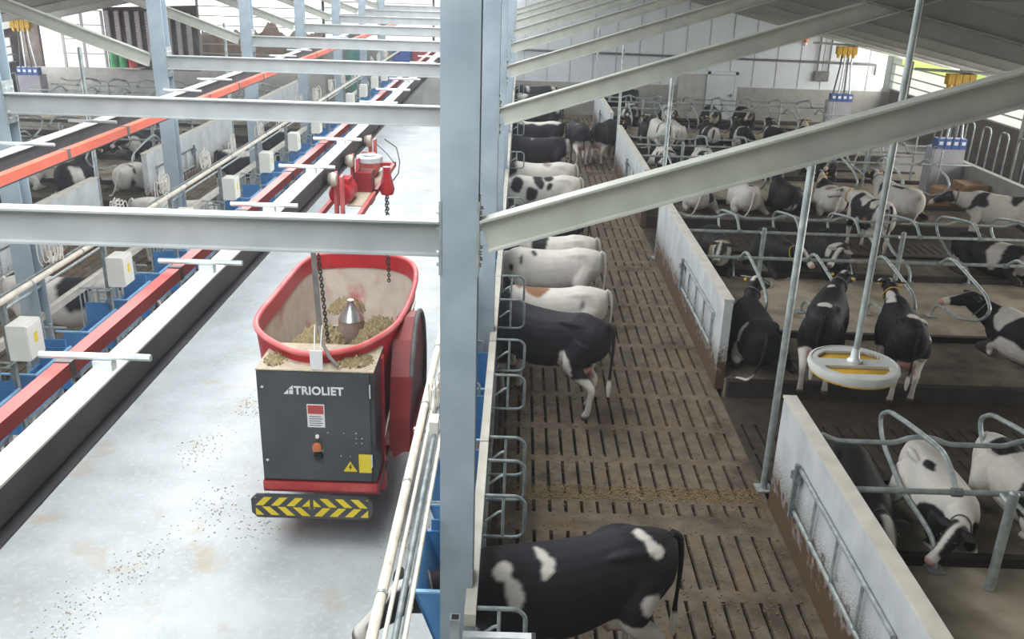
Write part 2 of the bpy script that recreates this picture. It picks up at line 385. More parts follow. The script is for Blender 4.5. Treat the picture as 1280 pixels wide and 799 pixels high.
# roof: two slopes leaving the ridge open above the feed alley
def rz(x): return 3.42 + .22*(17-x)
for s in (0, 1):
    f = (lambda x: x) if s == 0 else mx
    mb = MB()
    a, b = (17.6, rz(17.6)), (-.95, rz(-.95))
    mb.section((f(0), -1, 0), (f(0), 43.0, 0), [(( a[0] if s == 0 else -a[0]), a[1]), ((b[0] if s == 0 else -b[0]), b[1]), ((b[0] if s == 0 else -b[0]), b[1]+.08), ((a[0] if s == 0 else -a[0]), a[1]+.08)])
    # the section's side axis is +x for a +y extrusion
    struct('ceiling', mb, M['roof'], (f(8), 20, 5))
    k = 0; x = 16.4
    while x > 0:
        struct('purlin', MB().ibeam((f(x), -1, rz(x)-.0), (f(x), 42.9, rz(x)-.0), .14, .07, .01, .01), M['purlin'], (f(x), 20, rz(x)))
        x -= 1.45
    for k in range(8):
        Y = 5.4+5*k
        if Y > 42: continue
        struct('rafter', MB().ibeam((f(17.0), Y, rz(17.0)-.14), (f(-.35), Y, rz(-.35)-.14), .28, .14, .016, .012), M['rafter'], (f(8), Y, 5))
        struct('wall_post', MB().ibeam((f(17.0), Y, 0), (f(17.0), Y, rz(17.0)-.4), .2, .2, .016, .012, up=(1, 0, 0)), M['rafter'], (f(17.0), Y, 0))
struct('roof_timber', MB().bar((6.5, 17.3, rz(6.5)-.16), (12.5, 17.3, rz(12.5)-.16), .5, .06), M['orangewood'], (13.2, 20, 4))  # flat orange bar crossing below the roof sheets

# far gable wall
mb = MB(); mb.section((-.9, 42.55, 0), (-.9, 42.75, 0), [(0, 1.47), (18.3, 1.47), (18.3, rz(17.4)), (0, rz(-.9))])
struct('wall_far', mb, M['wallwhite'], (8, 42.6, 2))
slab('wall_far_base', M['wallgrey'], -.9, 17.4, 42.5, 42.78, -.3, 1.47)
struct('wall_far_alley_end', MB().box(-9.0, -.9, 42.5, 42.8, -.3, 3.0), M['wallgrey'], (-5, 42.6, 0))
struct('hopper_ledge', MB().box(-6.4, -3.4, 41.9, 42.48, 0, 1.92), M['wallgrey'], (-5, 42.2, 0))
slab('wall_far_left_base', M['wallleft'], mx(17.4), -9.0, 42.5, 42.78, -.3, 1.42)
for i in range(18):
    struct('trim_%d' % (i+1), MB().box(-.9+i*1.05, -.88+i*1.05, 42.53, 42.56, 1.5, rz(-.9+i*1.05)-.05), M['wallgrey'], (-.9+i*1.05, 42.5, 2))
mb = MB(); mb.section((mx(17.4), 42.55, 0), (mx(17.4), 42.75, 0), [(0, rz(17.4)), (0, 1.42), (1.6, 1.42), (1.6, rz(15.8))])
struct('wall_far_left_pier', mb, M['darkwall'], (-22, 42.6, 2))
mb = MB(); mb.section((-18.95, 42.55, 0), (-18.95, 42.75, 0), [(0, 1.42), (4.2, 1.42), (4.2, 4.3), (0, 4.1)])
struct('wall_far_left_panel', mb, M['darkwall'], (-18, 42.6, 2))
# openings with translucent wind curtains, rails and posts
def window(i, x0, x1, z0, z1, y=42.62, nr=5, npst=3, curtain=True):
    root = thing('window_%d' % i, None, None, (x0, y, z0)); tag(root, kind='structure')
    del_keys = [k for k in ('label', 'category') if k in root]
    if curtain: wobj('wind_curtain', MB().box(x0, x1, y+.12, y+.125, z0, z1), M['curtain'], (0, 0, 0), parent=root)
    mb = MB()
    for k in range(nr+1): mb.bar((x0, y, z0+(z1-z0)*k/nr), (x1, y, z0+(z1-z0)*k/nr), .05, .04)
    wobj('rail', mb, M['purlin'], (0, 0, 0), parent=root)
    mb = MB()
    for k in range(npst+1): mb.bar((x0+(x1-x0)*k/npst, y+.05, z0), (x0+(x1-x0)*k/npst, y+.05, z1), .1, .1)
    wobj('mullion', mb, M['rafter'], (0, 0, 0), parent=root)
window(1, -21.0, -19.1, 1.42, 3.95, nr=4, npst=2)
window(2, -14.7, -9.0, 1.42, 4.7, nr=8, npst=1, curtain=False)
window(3, -9.0, -4.0, 3.0, 5.2, nr=8, npst=2)
window(4, -4.0, -.9, 3.0, 5.2, nr=8, npst=1)
# door in the far wall and the recessed sliding panel beside it
struct('door_1', MB().box(8.72, 9.86, 42.42, 42.5, 0.0, 2.0), M['wallwhite'], (8.7, 42.45, 0))
struct('trim_30', MB().box(8.58, 8.72, 42.40, 42.5, 0, 2.15).box(9.86, 10.0, 42.40, 42.5, 0, 2.15).box(7.2, 10.0, 42.40, 42.5, 2.02, 2.16), M['wallwhite'], (8.6, 42.45, 0))
struct('door_2', MB().box(7.28, 8.56, 42.46, 42.5, 0.0, 1.98), M['wallleft'], (7.3, 42.45, 0))
struct('door_handle', MB().bar((9.74, 42.38, 1.02), (9.74, 42.38, 1.18), .03, .03).bar((9.74, 42.40, 1.1), (9.62, 42.38, 1.1), .02, .02), M['black'], (9.74, 42.4, 1.1))
# long side walls
for s in (0, 1):
    f = (lambda x: x) if s == 0 else mx
    nm = 'right' if s == 0 else 'left'
    x0, x1 = sorted((f(17.05), f(17.25)))
    struct('wall_%s' % nm, MB().box(x0, x1, -1, 42.5, -.3, 1.6), M['darkwall'], (x0, 20, 0))
    mb = MB()
    for z in (1.62, 1.95, 2.3, 2.72, 3.2): mb.bar((f(17.0), -1, z), (f(17.0), 42.5, z), .05, .05)
    struct('side_rail', mb, M['purlin'], (f(17), 20, 2))
    struct('window_%d' % (5+s), MB().box(min(f(17.12), f(17.13)), max(f(17.12), f(17.13)), -1, 42.5, 1.6, 2.72), M['curtain'], (f(17.1), 20, 1.6))
struct('wall_near', MB().box(mx(17.2), 17.2, -1.4, -1.2, -.3, 7.9), M['wallgrey'], (0, -1.2, 0))
struct('service_wall', MB().box(13.34, 13.52, 22.9, 27.4, -.3, 1.2), M['wallgrey'], (13.4, 25, 0))

# ------------------------------------------------------------------ steel frames
def column(x0, x1, Y, top, label, group):
    r = thing('steel_column', label, 'column', ((x0+x1)/2, Y, 0), group=group); w = x1-x0
    obj('shaft', MB().ibeam((0, -.115, 0.02), (0, -.115, top), .23, w, .016, .011, up=(0, -1, 0)) if False else
        MB().section((0, 0, .02), (0, 0, top), [(-w/2, -.115), (w/2, -.115), (w/2, -.097), (.006, -.097), (.006, .097), (w/2, .097), (w/2, .115), (-w/2, .115), (-w/2, .097), (-.006, .097), (-.006, -.097), (-w/2, -.097)], up=(0, 1, 0)), M['column'], r)
    obj('base_plate', MB().box(-w/2-.05, w/2+.05, -.17, .17, 0, .025), M['column'], r)
    mb = MB()
    for s in (-1, 1): mb.box(s*w/2-.008, s*w/2+.008, -.12, .12, 4.30, 4.78)
    obj('end_plate', mb, M['galv'], r)
    mb = MB()
    for s in (-1, 1):
        for z in (4.36, 4.44, 4.60, 4.7):
            for y in (-.07, .07): mb.lathe([(.014, -.012), (.014, .012)], (s*(w/2+.014), y, z), 6, 'x')
    obj('bolt', mb, M['galv_light'], r)
    return r
for k in range(8):
    Y = 5.4+5*k+.1
    if Y > 42.3: continue
    column(-.468, -.232, Y, 7.0, 'blue-grey steel column on the cow side of the feed alley, %s from the viewer' % ORD[k], 'columns right of the feed alley')
    if k >= 1: column(-6.13, -5.89, Y, 7.0, 'blue-grey steel column left of the feed alley, %s one seen from the viewer' % ORD[k-1], 'columns left of the feed alley')
for k in range(8):
    Y = 5.40+5*k
    tag(wobj('tie_beam', MB().ibeam((-5.885 if k else -7.5, Y+.03, 4.65), (-.476, Y+.03, 4.65), .225, .12, .014, .010), M['beam'], (-3.1, Y, 4.5)),
        'pale horizontal steel beam across the feed alley, %s from the viewer' % ORD[k], 'beam', 'tie beams across the feed alley')
    e = 4.75
    tag(wobj('sloping_beam', MB().ibeam((-.224, Y+.03, 4.66), (e, Y+.03, 4.66+.317*(e+.224)), .21, .12, .014, .010), M['strut'], (2, Y, 5)),
        'sloping grey-green steel beam rising right from its column over the pens, %s from the viewer' % ORD[k], 'beam', 'sloping beams over the right pens')
    if k >= 1:
        tag(wobj('sloping_beam', MB().ibeam((-6.14, Y+.03, 4.66), (-6.14-e, Y+.03, 4.66+.35*e), .21, .12, .014, .010), M['strut'], (-8, Y, 5)),
            'grey sloping beam rising left over the left pens, %s one seen from the viewer' % ORD[k-1], 'beam', 'sloping beams over the left pens')

# ------------------------------------------------------------------ robot rails
def ribs(): pass
rl = thing('robot_rail', 'overhead steel rail with white top flange carrying the red feed wagon', 'rail', (-1.945, 20, 4.27))
wobj('top_flange', MB().box(-2.01, -1.88, 2, 42.3, 4.258, 4.27), M['rail_top'], 0*Vector((1, 1, 1)), parent=rl)
wobj('web', MB().box(-1.952, -1.938, 2, 42.3, 4.052, 4.258).box(-2.01, -1.88, 2, 42.3, 4.04, 4.052), M['rail_web'], (0, 0, 0), parent=rl)
k = 0; y = 3.9
while y < 42:
    mb = MB().tube([(-2.25, y, 4.335), (-1.72, y, 4.335)], .018, 8).box(-1.99, -1.90, y-.03, y+.03, 4.27, 4.32)
    wobj('support_rod', mb, M['galv_light'], (0, 0, 0), parent=rl, smooth=True); y += 1.495; k += 1
pr = thing('power_rail', 'red boxed power rail running beside the near robot rail', 'rail', (-2.18, 20, 4.25))
wobj('profile', MB().box(-2.215, -2.14, 2, 42.3, 4.195, 4.27), M['red_rail'], (0, 0, 0), parent=pr)
y = 3.97
while y < 42: wobj('clip', MB().box(-2.22, -2.135, y-.02, y+.02, 4.19, 4.276), M['rubber'], (0, 0, 0), parent=pr); y += 1.495
rl2 = thing('robot_rail', 'far left overhead steel rail with white flange above the left pens', 'rail', (-5.13, 20, 4.27))
wobj('top_flange', MB().box(-5.22, -5.07, 6, 42.3, 4.258, 4.27), M['rail_top'], (0, 0, 0), parent=rl2)
wobj('web', MB().box(-5.15, -5.136, 6, 42.3, 4.052, 4.258).box(-5.22, -5.07, 6, 42.3, 4.04, 4.052).box(-5.07, -4.72, 6, 42.3, 4.12, 4.13), M['rail_web'], (0, 0, 0), parent=rl2)  # last box: flat sheet in the shaded web colour filling the gap
y = 6.1
while y < 42:
    wobj('support_rod', MB().tube([(-5.26, y, 4.335), (-4.70, y, 4.335)], .018, 8), M['galv_light'], (0, 0, 0), parent=rl2, smooth=True); y += 1.48
pr2 = thing('power_rail', 'orange boxed power rail in front of the left columns', 'rail', (-4.66, 20, 4.25))
wobj('profile', MB().box(-4.70, -4.615, 6, 42.3, 4.18, 4.27), M['orange_rail'], (0, 0, 0), parent=pr2)
y = 6.2
while y < 42: wobj('clip', MB().box(-4.705, -4.61, y-.03, y+.03, 4.175, 4.276), M['rubber'], (0, 0, 0), parent=pr2); y += 1.48
#PART2END

# ------------------------------------------------------------------ partition walls and posts
WALLS = [(2.9, 9.62), (12.97, 19.9), (22.72, 29.85), (32.6, 39.6)]
NM = ['nearest', 'second', 'third', 'farthest']
for s in (0, 1):
    f = (lambda x: x) if s == 0 else mx
    for k, (a, b) in enumerate(WALLS):
        if s and k == 0: continue
        r = thing('partition_wall', ('white panel partition along the slatted alley right of the column row, %s from the viewer' if not s else 'pale panel partition along the left pens, %s block from the viewer') % NM[k], 'partition', (f(3.32), (a+b)/2, 0), group='partitions of the %s pens' % ('right' if not s else 'left'))
        x0, x1 = sorted((f(3.25), f(3.385)))
        wobj('panel', MB().box(x0, x1, a, b, 0, 1.5), M['panel'], (0, 0, 0), parent=r)
        wobj('cap', MB().box(x0-.012, x1+.012, a-.01, b+.01, 1.49, 1.52), M['board'], (0, 0, 0), parent=r)
        # gate frame fixed on the alley side
        g0, g1 = (5.96, 8.72) if k == 0 else (a+.5, a+3.35)
        xg = f(3.21)
        mb = MB(); mb.tube([(xg, g0, .57), (xg, g0, 1.10), (xg, g1, 1.10), (xg, g1, .57)], .024, 8, closed=True)
        wobj('gate_frame', mb, M['galv'], (0, 0, 0), parent=r, smooth=True)
        for j in range(3):
            yy = g0 + (g1-g0)*(j+1)/4
            wobj('gate_upright', MB().tube([(xg, yy, .57), (xg, yy, 1.10)], .018, 6), M['galv'], (0, 0, 0), parent=r, smooth=True)
        wobj('gate_latch', MB().bar((f(3.18), g1-.1, 1.16), (f(3.18), g1-.1, .50), .05, .05).bar((f(3.23), g1-.16, 1.0), (f(3.16), g1-.02, 1.0), .05, .09), M['galv_dull'], (0, 0, 0), parent=r)
    for k in range(1 + s, 5):
        tag(wobj('tall_post', MB().lathe([(.045, 0), (.045, 4.3), (.03, 4.33)], (f(3.29), 10*k, 0), 12).box(f(3.29)-.1, f(3.29)+.1, 10*k-.1, 10*k+.1, 0, .02), M['galv'], (f(3.29), 10*k, 0), smooth=True),
            'tall slim galvanised post at the far end of the %s partition of the %s pens' % (NM[k-1], 'right' if not s else 'left'), 'post', 'tall posts by the alleys')

# ------------------------------------------------------------------ cubicles
def divider_mesh():
    """one cubicle divider; local +y points to the rear of the stall, z up"""
    P = [(0, 1.02), (.25, 1.20), (.45, 1.25), (.85, 1.20), (1.35, 1.12), (1.85, 1.02), (2.05, .86), (1.95, .68), (1.75, .55), (1.1, .34), (.6, .33), (.28, .30), (.12, .18), (.08, 0.02)]
    return MB().tube(rounded([(0, y, z) for y, z in P], .14, 4), .03, 8).mesh('loop_tube', M['galv'], True)
DIV = divider_mesh()
DIVF = MB().box(-.09, .09, -.01, .17, 0, .02).mesh('foot_plate', M['galv'], False)
DIVC = MB().lathe([(.05, -.05), (.05, .05)], (0, 0, 1.02), 8, 'x').mesh('clamp', M['galv_dull'], True)
def divider(x, y, direction, label, group):
    r = thing('stall_divider', label, 'stall divider', (x, y, .2), 0 if direction > 0 else PI, group)
    o = obj('loop_tube', DIV, None, r); obj('foot_plate', DIVF, None, r); obj('clamp', DIVC, None, r)
    return r
def rail(name, x0, x1, y, z, r_, label, group):
    return tag(wobj(name, MB().tube([(x0, y, z), (x1, y, z)], r_, 10), M['galv'], (x0, y, z), smooth=True), label, 'rail', group)
ROWN = {('R', 0, 0): 'nearest row', }
rowlist = []   # (side, head y, direction, name, x positions)
xsR = [3.45 + 1.2*i for i in range(9)]
rowdef = [(8.05, +1, 'nearest cubicle row', 0), (6.0, -1, None, 0),
          (16.2, -1, 'second cubicle row', 1), (18.05, +1, 'third cubicle row', 1),
          (26.2, -1, 'fourth cubicle row', 2), (28.05, +1, 'fifth cubicle row', 2),
          (36.2, -1, 'sixth cubicle row', 3), (38.05, +1, 'seventh cubicle row', 3)]
for s in (0, 1):
    f = (lambda x: x) if s == 0 else mx
    side = 'right' if s == 0 else 'left'
    for (hy, d, nm, blk) in rowdef:
        if nm is None: continue
        if s and blk < 2: continue
        if s and blk == 2 and d < 0: pass
        off = 4.65 if d > 0 else 4.25
        xs = [off + 1.25*i for i in range(8 if blk > 0 else 4)]
        xs = [x for x in xs if x < 12.9]
        for i, x in enumerate(xs):
            divider(f(x), hy, d, '%s tube divider from the partition in the %s, %s pens' % (ORD[i], nm, side), 'stall dividers of the %s pens' % side)
        xa, xb = sorted((f(3.4), f(13.25)))
        rail('head_rail', xa, xb, hy, 1.22, .032, 'straight galvanised head rail along the %s of the %s pens' % (nm, side), 'cubicle rails')
        if d > 0:
            pts = []
            for i in range(-1, len(xs)):
                x = off+1.25*i
                pts += [(f(x+.12), hy+.92, 1.36), (f(x+.30), hy+.92, 1.28), (f(x+.95), hy+.92, 1.28), (f(x+1.12), hy+.92, 1.36)]
            pts = [p for p in pts if abs(p[0]-MID) > abs(3.45-MID)]
            tag(wobj('neck_rail', MB().tube(rounded(pts, .08, 3), .03, 8), M['galv'], (pts[0][0], hy+.92, 1.3), smooth=True), 'wavy galvanised neck rail across the %s of the %s pens' % (nm, side), 'rail', 'cubicle rails')
        for i, x in enumerate((5.1, 7.95, 10.8)):
            if s == 0 or blk >= 2:
                if d > 0:
                    yy = hy-.22
                    tag(wobj('rail_post', MB().lathe([(.05, .2), (.05, 1.36), (.03, 1.38)], (f(x), yy, 0), 12).tube([(f(x), yy, 1.22), (f(x), hy, 1.22)], .03, 6), M['galv'], (f(x), yy, .2), smooth=True),
                        '%s short post under the head rail of the %s, %s pens' % (ORD[i], nm, side), 'post', 'head rail posts')

# ------------------------------------------------------------------ feed fence, bins, boxes, pipes
def fence(s, bays):
    f = (lambda x: x) if s == 0 else mx
    side = 'right' if s == 0 else 'left'
    for k in bays:
        y0 = 5.1+2.5*k; y1 = y0+2.48
        if y1 > 42.4: continue
        r = thing('feed_fence', 'cream-topped feed fence section beside the %s column row, %s from the viewer' % (side, ORD[k]), 'fence', (f(-.23), y0, 0), group='feed fence sections on the %s' % side)
        xa, xb = sorted((f(-.275), f(-.195)))
        wobj('top_board', MB().box(xa, xb, y0, y1, 1.80, 1.9), M['board'], (0, 0, 0), parent=r)
        wobj('lower_rail', MB().tube([(f(-.23), y0, .55), (f(-.23), y1, .55)], .025, 8), M['galv'], (0, 0, 0), parent=r, smooth=True)
        wobj('lower_panel', MB().box(*sorted((f(-.20), f(-.17))), y0, y1, 0, .5), M['darkwall'], (0, 0, 0), parent=r)
        mb = MB()
        wobj('post', MB().box(f(-.23)-.035, f(-.23)+.035, y0+.02, y0+.09, 0, 1.8), M['galv'], (0, 0, 0), parent=r)
        # bar grille in the gap between two bins
        for c in (.42, 1.68) if s else (.42,):
            mb = MB()
            for j in range(4):
                yy = y0 + c - .18 + .12*j
                mb.tube([(f(-.24), yy, .55), (f(-.24), yy, 1.8)], .013, 6)
            mb.tube([(f(-.24), y0+c-.2, 1.2), (f(-.24), y0+c+.2, 1.2)], .013, 6)
            wobj('bar_grille', mb, M['galv'], (0, 0, 0), parent=r, smooth=True)
fence(0, range(0, 15)); fence(1, range(1, 15))
# vertical loops that separate the feeding places
LOOPP = rounded([(0, 0, 1.86), (.30, 0, 1.86), (.36, 0, 1.80), (.36, 0, 1.48), (.30, 0, 1.44), (0, 0, 1.44)], .06, 4)
LM = MB().tube(LOOPP, .017, 8).mesh('hoop', M['galv_dull'], True)
LB = MB().tube([(.17, 0, 1.44), (.17, 0, 1.86)], .014, 6).mesh('centre_bar', M['galv'], True)
LT = MB().tube([(.02, 0, 1.60), (.13, .02, 1.68), (.16, .02, 1.69)], .013, 6).mesh('lever', M['galv'], True)
n_ = 0
for k in range(15):
    for dy in (.15, 1.6) if k else (.12, 1.6, 2.2):
        y = 5.1+2.5*k+dy + (.0 if k else 0)
        if y > 40 or (k >= 3 and (k % 2 == 0 or dy > 1)): continue
        r = thing('feeding_place_hoop', 'curved tube hoop on the cow side of the feed fence, %s from the viewer' % ORD[n_], 'hoop', (-.2, y, 0), 0, 'tube hoops along the feed fence')
        obj('hoop', LM, None, r); obj('centre_bar', LB, None, r); obj('lever', LT, None, r); n_ += 1
r = thing('barrier_bar', 'pale flat bar sticking out of the feed fence beside the nearest black cow', 'bar', (-.2, 5.02, 1.75))
obj('bar', MB().box(-.08, .40, -.03, .03, 0, .05), M['galv_light'], r); obj('end_cap', MB().box(.40, .43, -.032, .032, -.003, .053), M['black'], r)
r = thing('square_post', 'bluish square tube post ending the feed fence at the foot of the nearest column', 'post', (-.335, 5.07, 0))
mb = MB().section((0, 0, 0), (0, 0, 1.9), [(-.035, -.035), (.035, -.035), (.035, .035), (-.035, .035)], up=(0, 1, 0))
obj('tube', mb, M['galv'], r); obj('open_end', MB().box(-.025, .025, -.025, .025, 1.9, 1.903), M['black'], r)  # black square paints the shade inside the hollow tube

def make_bin():
    """open blue feed bin: local x 0 is the fence side, negative x towards the alley; y along the fence"""
    r = thing('feed_bin', 'x', 'feed bin', (0, 0, 0))
    w, l, z0, z1 = .42, .85, .98, 1.56; t = .025
    b = MB()
    def wall(p):  # four tapered walls
        b.add(p, [(0, 1, 2, 3), (4, 5, 6, 7), (0, 4, 5, 1), (1, 5, 6, 2), (2, 6, 7, 3), (3, 7, 4, 0)])
    xi, xo = 0, -w
    # alley wall slopes outward, end walls vertical
    tp_ = .20
    b.add([(xo, 0, z1), (xo+t, 0, z1), (xo+t, l, z1), (xo, l, z1), (xo+tp_, 0, z0), (xo+tp_+t, 0, z0), (xo+tp_+t, l, z0), (xo+tp_, l, z0)], [(0, 1, 2, 3), (4, 7, 6, 5), (0, 4, 5, 1), (1, 5, 6, 2), (2, 6, 7, 3), (3, 7, 4, 0)])
    b.bar((xi-t/2, 0, (z0+z1-.22)/2), (xi-t/2, l, (z0+z1-.22)/2), t, z1-z0-.22)
    for ya, yb in ((0, t), (l-t, l)):
        b.section((0, ya, 0), (0, yb, 0), [(xi, z0), (xi, z1-.22), (xi-.12, z1), (xo, z1), (xo+tp_, z0)])
    b.box(xo+tp_, xi-t, t, l-t, z0, z0+t)
    obj('tub', b, M['blue'], r)
    obj('back_panel', MB().box(xo+.06, xi, l, l+.02, z0, z1+.10), M['blue'], r)
    rim = MB().box(xo-.012, xo+.02, -.01, l+.01, z1, z1+.018).box(xo, xi, -.012, .022, z1, z1+.018)
    obj('rim', rim, M['blue_light'], r)
    obj('base_frame', MB().box(xo+.2, xo+.24, .05, .1, 0, z0).box(xo+.2, xo+.24, l-.1, l-.05, 0, z0).box(xi-.1, xi-.05, .05, .1, 0, z0).box(xi-.1, xi-.05, l-.1, l-.05, 0, z0).box(xo+.2, xi-.03, .03, l-.03, z0-.05, z0), M['galv_dull'], r)
    mb = MB().tube([(xo+.24, l+.06, 0.1), (xo+.24, l+.06, 1.85)], .02, 8).tube(rounded([(xo+.05, l+.06, 1.8), (xo+.36, l+.06, 1.8), (xo+.36, l+.06, 1.0)], .05), .014, 8)
    obj('gate_tube', mb, M['galv'], r, smooth=True)
    obj('feed', MB().box(xo+.2, xi-t, t, l-t, z0+.04, z0+.12), M['hay'], r)
    return r
proto = make_bin(); first = True; cnt = {0: 0, 1: 0}
for s in (0, 1):
    for k in range(8):
        for dy in (.35, 1.58, 2.8, 4.02):
            y = 5.4+5*k+dy
            if y > 40.8 or (s and y < 8): continue
            x = -.29 if s == 0 else mx(-.29)
            lab = 'blue open feed bin %s, %s from the viewer' % ('on the right behind the columns' if s == 0 else 'on the left behind the red rail', ORD[cnt[s]])
            grp = 'blue feed bins on the %s' % ('right' if s == 0 else 'left')
            if first: o = proto; o.location = (x, y, 0); o['label'] = lab; o['group'] = grp; first = False
            else: o = dup(proto, (x, y, 0), label=lab, group=grp)
            if s: o.scale = (-1, 1, 1)
            cnt[s] += 1
# control boxes on posts, left side
def make_ebox():
    r = thing('control_box', 'x', 'control box', (0, 0, 0))
    obj('housing', MB().box(-.11, .11, -.16, .16, 1.95, 2.36), M['white_box'], r)
    obj('door', MB().box(.11, .122, -.15, .15, 1.965, 2.345), M['white_box'], r)
    obj('sticker', MB().box(.122, .124, -.03, .04, 2.12, 2.24), M['yellow'], r)
    obj('cable_gland', MB().lathe([(.02, 1.88), (.02, 1.95)], (0, -.08, 0), 8), M['rubber'], r)
    obj('post', MB().box(-.22, -.16, -.03, .03, .0, 2.6).box(-.17, -.10, -.03, .03, 2.1, 2.2), M['galv_dull'], r)
    obj('bracket', MB().tube([(-.13, -.2, 1.9), (-.13, .5, 1.9)], .014, 6).tube([(-.55, -.1, 1.9), (-.13, -.1, 1.9)], .014, 6), M['galv'], r, smooth=True)
    return r
proto = make_ebox()
for k in range(14):
    y = 9.13+2.5*k
    if y > 41: break
    lab = 'white electrical box on a post above the left feed bins, %s from the viewer' % ORD[k]
    if k == 0: proto.location = (-5.40, y, 0); proto['label'] = lab; proto['group'] = 'white control boxes on the left'
    else: dup(proto, (-5.40, y, 0), label=lab)
# pipes
def pipe(name, x, z, r_, m, label, y0=2, y1=42, grp=None, clips=True):
    root = thing(name, label, 'pipe', (x, y0, z), group=grp)
    wobj('tube', MB().tube([(x, y0, z), (x, y1, z)], r_, 12), m, (0, 0, 0), parent=root, smooth=True)
    if clips:
        y = y0+1.1
        while y < min(y1, 26):
            wobj('pipe_clip', MB().lathe([(r_+.006, -.012), (r_+.006, .012)], (x, y, z), 12, 'y'), M['galv'], (0, 0, 0), parent=root, smooth=True); y += 1.25
    return root
pipe('air_pipe', -.725, 2.64, .034, M['white_pipe'], 'thick cream pipe running right of the feed wagon along the column row')
pipe('small_pipe', -.655, 2.64, .014, M['white_pipe'], 'thin cream pipe tucked right behind the thick pipe beside the feed wagon', clips=False)
pipe('cable_tray', -.60, 2.62, .02, M['galv_dull'], 'dull grey conduit running next to the thick cream pipe on the right', clips=False)
pipe('small_pipe', -.545, 2.62, .014, M['white_pipe'], 'thin cream pipe nearest to the column row on the right', clips=False)
pipe('gate_shaft', -.66, 1.95, .022, M['galv_dull'], 'dark grey shaft above the near blue bins on the right', y0=3, y1=20, clips=False)
pipe('air_pipe', -5.50, 2.64, .034, M['white_pipe'], 'thick cream pipe above the left feed bins', y0=6)
pipe('small_pipe', -5.60, 2.64, .014, M['galv_dull'], 'thin grey pipe behind the thick pipe of the left side', y0=6, clips=False)
pipe('rail_pipe', -5.95, 2.25, .018, M['galv'], 'slim galvanised rail between thick pipe and cream fence board on the left', y0=6, clips=False)
for k in range(7):
    y = 6.5+5*k
    tag(wobj('pipe_bracket', MB().bar((-.78, y, 2.59), (-.34, y, 2.59), .04, .03).bar((-.52, y, .9), (-.52, y, 2.59), .04, .04), M['galv'], (-.5, y, .9)), 'galvanised bracket under the cream pipes by the right columns, %s from the viewer' % ORD[k], 'bracket', 'pipe brackets')
# looped white cables beside the pipes
def coil(x, y, z, n, size, rnd, thick=.009, axis=0):
    mb = MB()
    for j in range(n):
        pts = []; a0 = rnd.uniform(0, 6.28); R_ = size*rnd.uniform(.6, 1.1); e = rnd.uniform(.5, .9); tx, ty = rnd.uniform(-.5, .5), rnd.uniform(-.5, .5)
        cx, cy, cz = rnd.uniform(-.04, .04), rnd.uniform(-.12, .12), rnd.uniform(-.05, .12)
        for i in range(22):
            a = a0 + 6.28*i/22*.95
            pts.append((x+cx+R_*.35*math.cos(a)*tx*2, y+cy+R_*math.cos(a)*e, z+cz+R_*math.sin(a)+.05*math.sin(3*a)))
        mb.tube(pts, thick, 5)
    return mb
rnd = random.Random(5)
for k in range(17):
    y = 8.3+1.9*k + rnd.uniform(-.2, .2)
    tag(wobj('cable_loop', coil(-5.62, y, 2.74, 9, .19, rnd, .008), M['cable'], (-5.62, y, 2.7), smooth=True), 'tangle of looped white cable on the left cream pipe, %s from the viewer' % ORD[k], 'cable', 'white cable tangles on the left')
for k in range(4):
    y = (6.9, 8.9, 10.2, 11.3)[k]
    tag(wobj('cable_loop', coil(-.63, y, 2.72, 7, .12, rnd, .007), M['cable'], (-.63, y, 2.7), smooth=True), 'tangle of looped white cable on the right cream pipe, %s from the viewer' % ORD[k], 'cable', 'white cable tangles on the right')
tag(wobj('junction_box', MB().box(-.64, -.57, 6.35, 6.5, 2.62, 2.74), M['white_box'], (-.6, 6.4, 2.6)), 'small white junction box on the pipes above the near blue bin', 'box')

# ------------------------------------------------------------------ feed wagon
W = Vector((-2.1, 8.45, 0))
wg = thing('feed_wagon', 'red suspended feed mixing wagon with charcoal front cabinet in the feed alley', 'feed wagon', (-2.1, 10.2, 0))
def wp(name, mb, m, smooth=False, parent=None, mats=None):
    base = Vector(wg.location)
    mb.v = [tuple(Vector(v)-base) for v in mb.v]
    return obj(name, mb, m, parent or wg, (0, 0, 0), smooth)
RIM = [(-2.07, 8.51), (-2.29, 8.57), (-2.56, 8.8), (-2.77, 9.06), (-2.89, 9.35), (-2.925, 9.7), (-2.92, 10.1), (-2.91, 10.6), (-2.90, 11.16), (-2.87, 11.6), (-2.74, 11.94), (-2.43, 12.07), (-2.0, 12.09), (-1.65, 11.98), (-1.43, 11.75), (-1.30, 11.32), (-1.25, 10.6), (-1.27, 9.72), (-1.34, 9.3), (-1.47, 8.97), (-1.64, 8.7), (-1.87, 8.55)]
RIM = [(x*1.0133, y*1.0133) for x, y in RIM]
def catmull(P, n=3):
    out = []; m = len(P)
    for i in range(m):
        p0, p1, p2, p3 = P[i-1], P[i], P[(i+1) % m], P[(i+2) % m]
        for j in range(n):
            t = j/n
            out.append(tuple(.5*((2*p1[a]) + (-p0[a]+p2[a])*t + (2*p0[a]-5*p1[a]+4*p2[a]-p3[a])*t*t + (-p0[a]+3*p1[a]-3*p2[a]+p3[a])*t**3) for a in (0, 1)))
    return out
RIMS = catmull(RIM, 3)
CX, CY = -2.12, 10.45
def ring(scale_x, scale_y, z, dx=0, dy=0, off=0):
    r = []
    for x, y in RIMS:
        ux, uy = x-CX, y-CY; L_ = math.hypot(ux, uy)
        r.append((CX+dx+ux*scale_x-off*ux/L_, CY+dy+uy*scale_y-off*uy/L_, z))
    return r
mb = MB(); prof = [(1, 1, 2.28), (.985, .985, 2.1), (.955, .95, 1.7), (.90, .89, 1.2), (.84, .82, .75), (.80, .77, .55)]
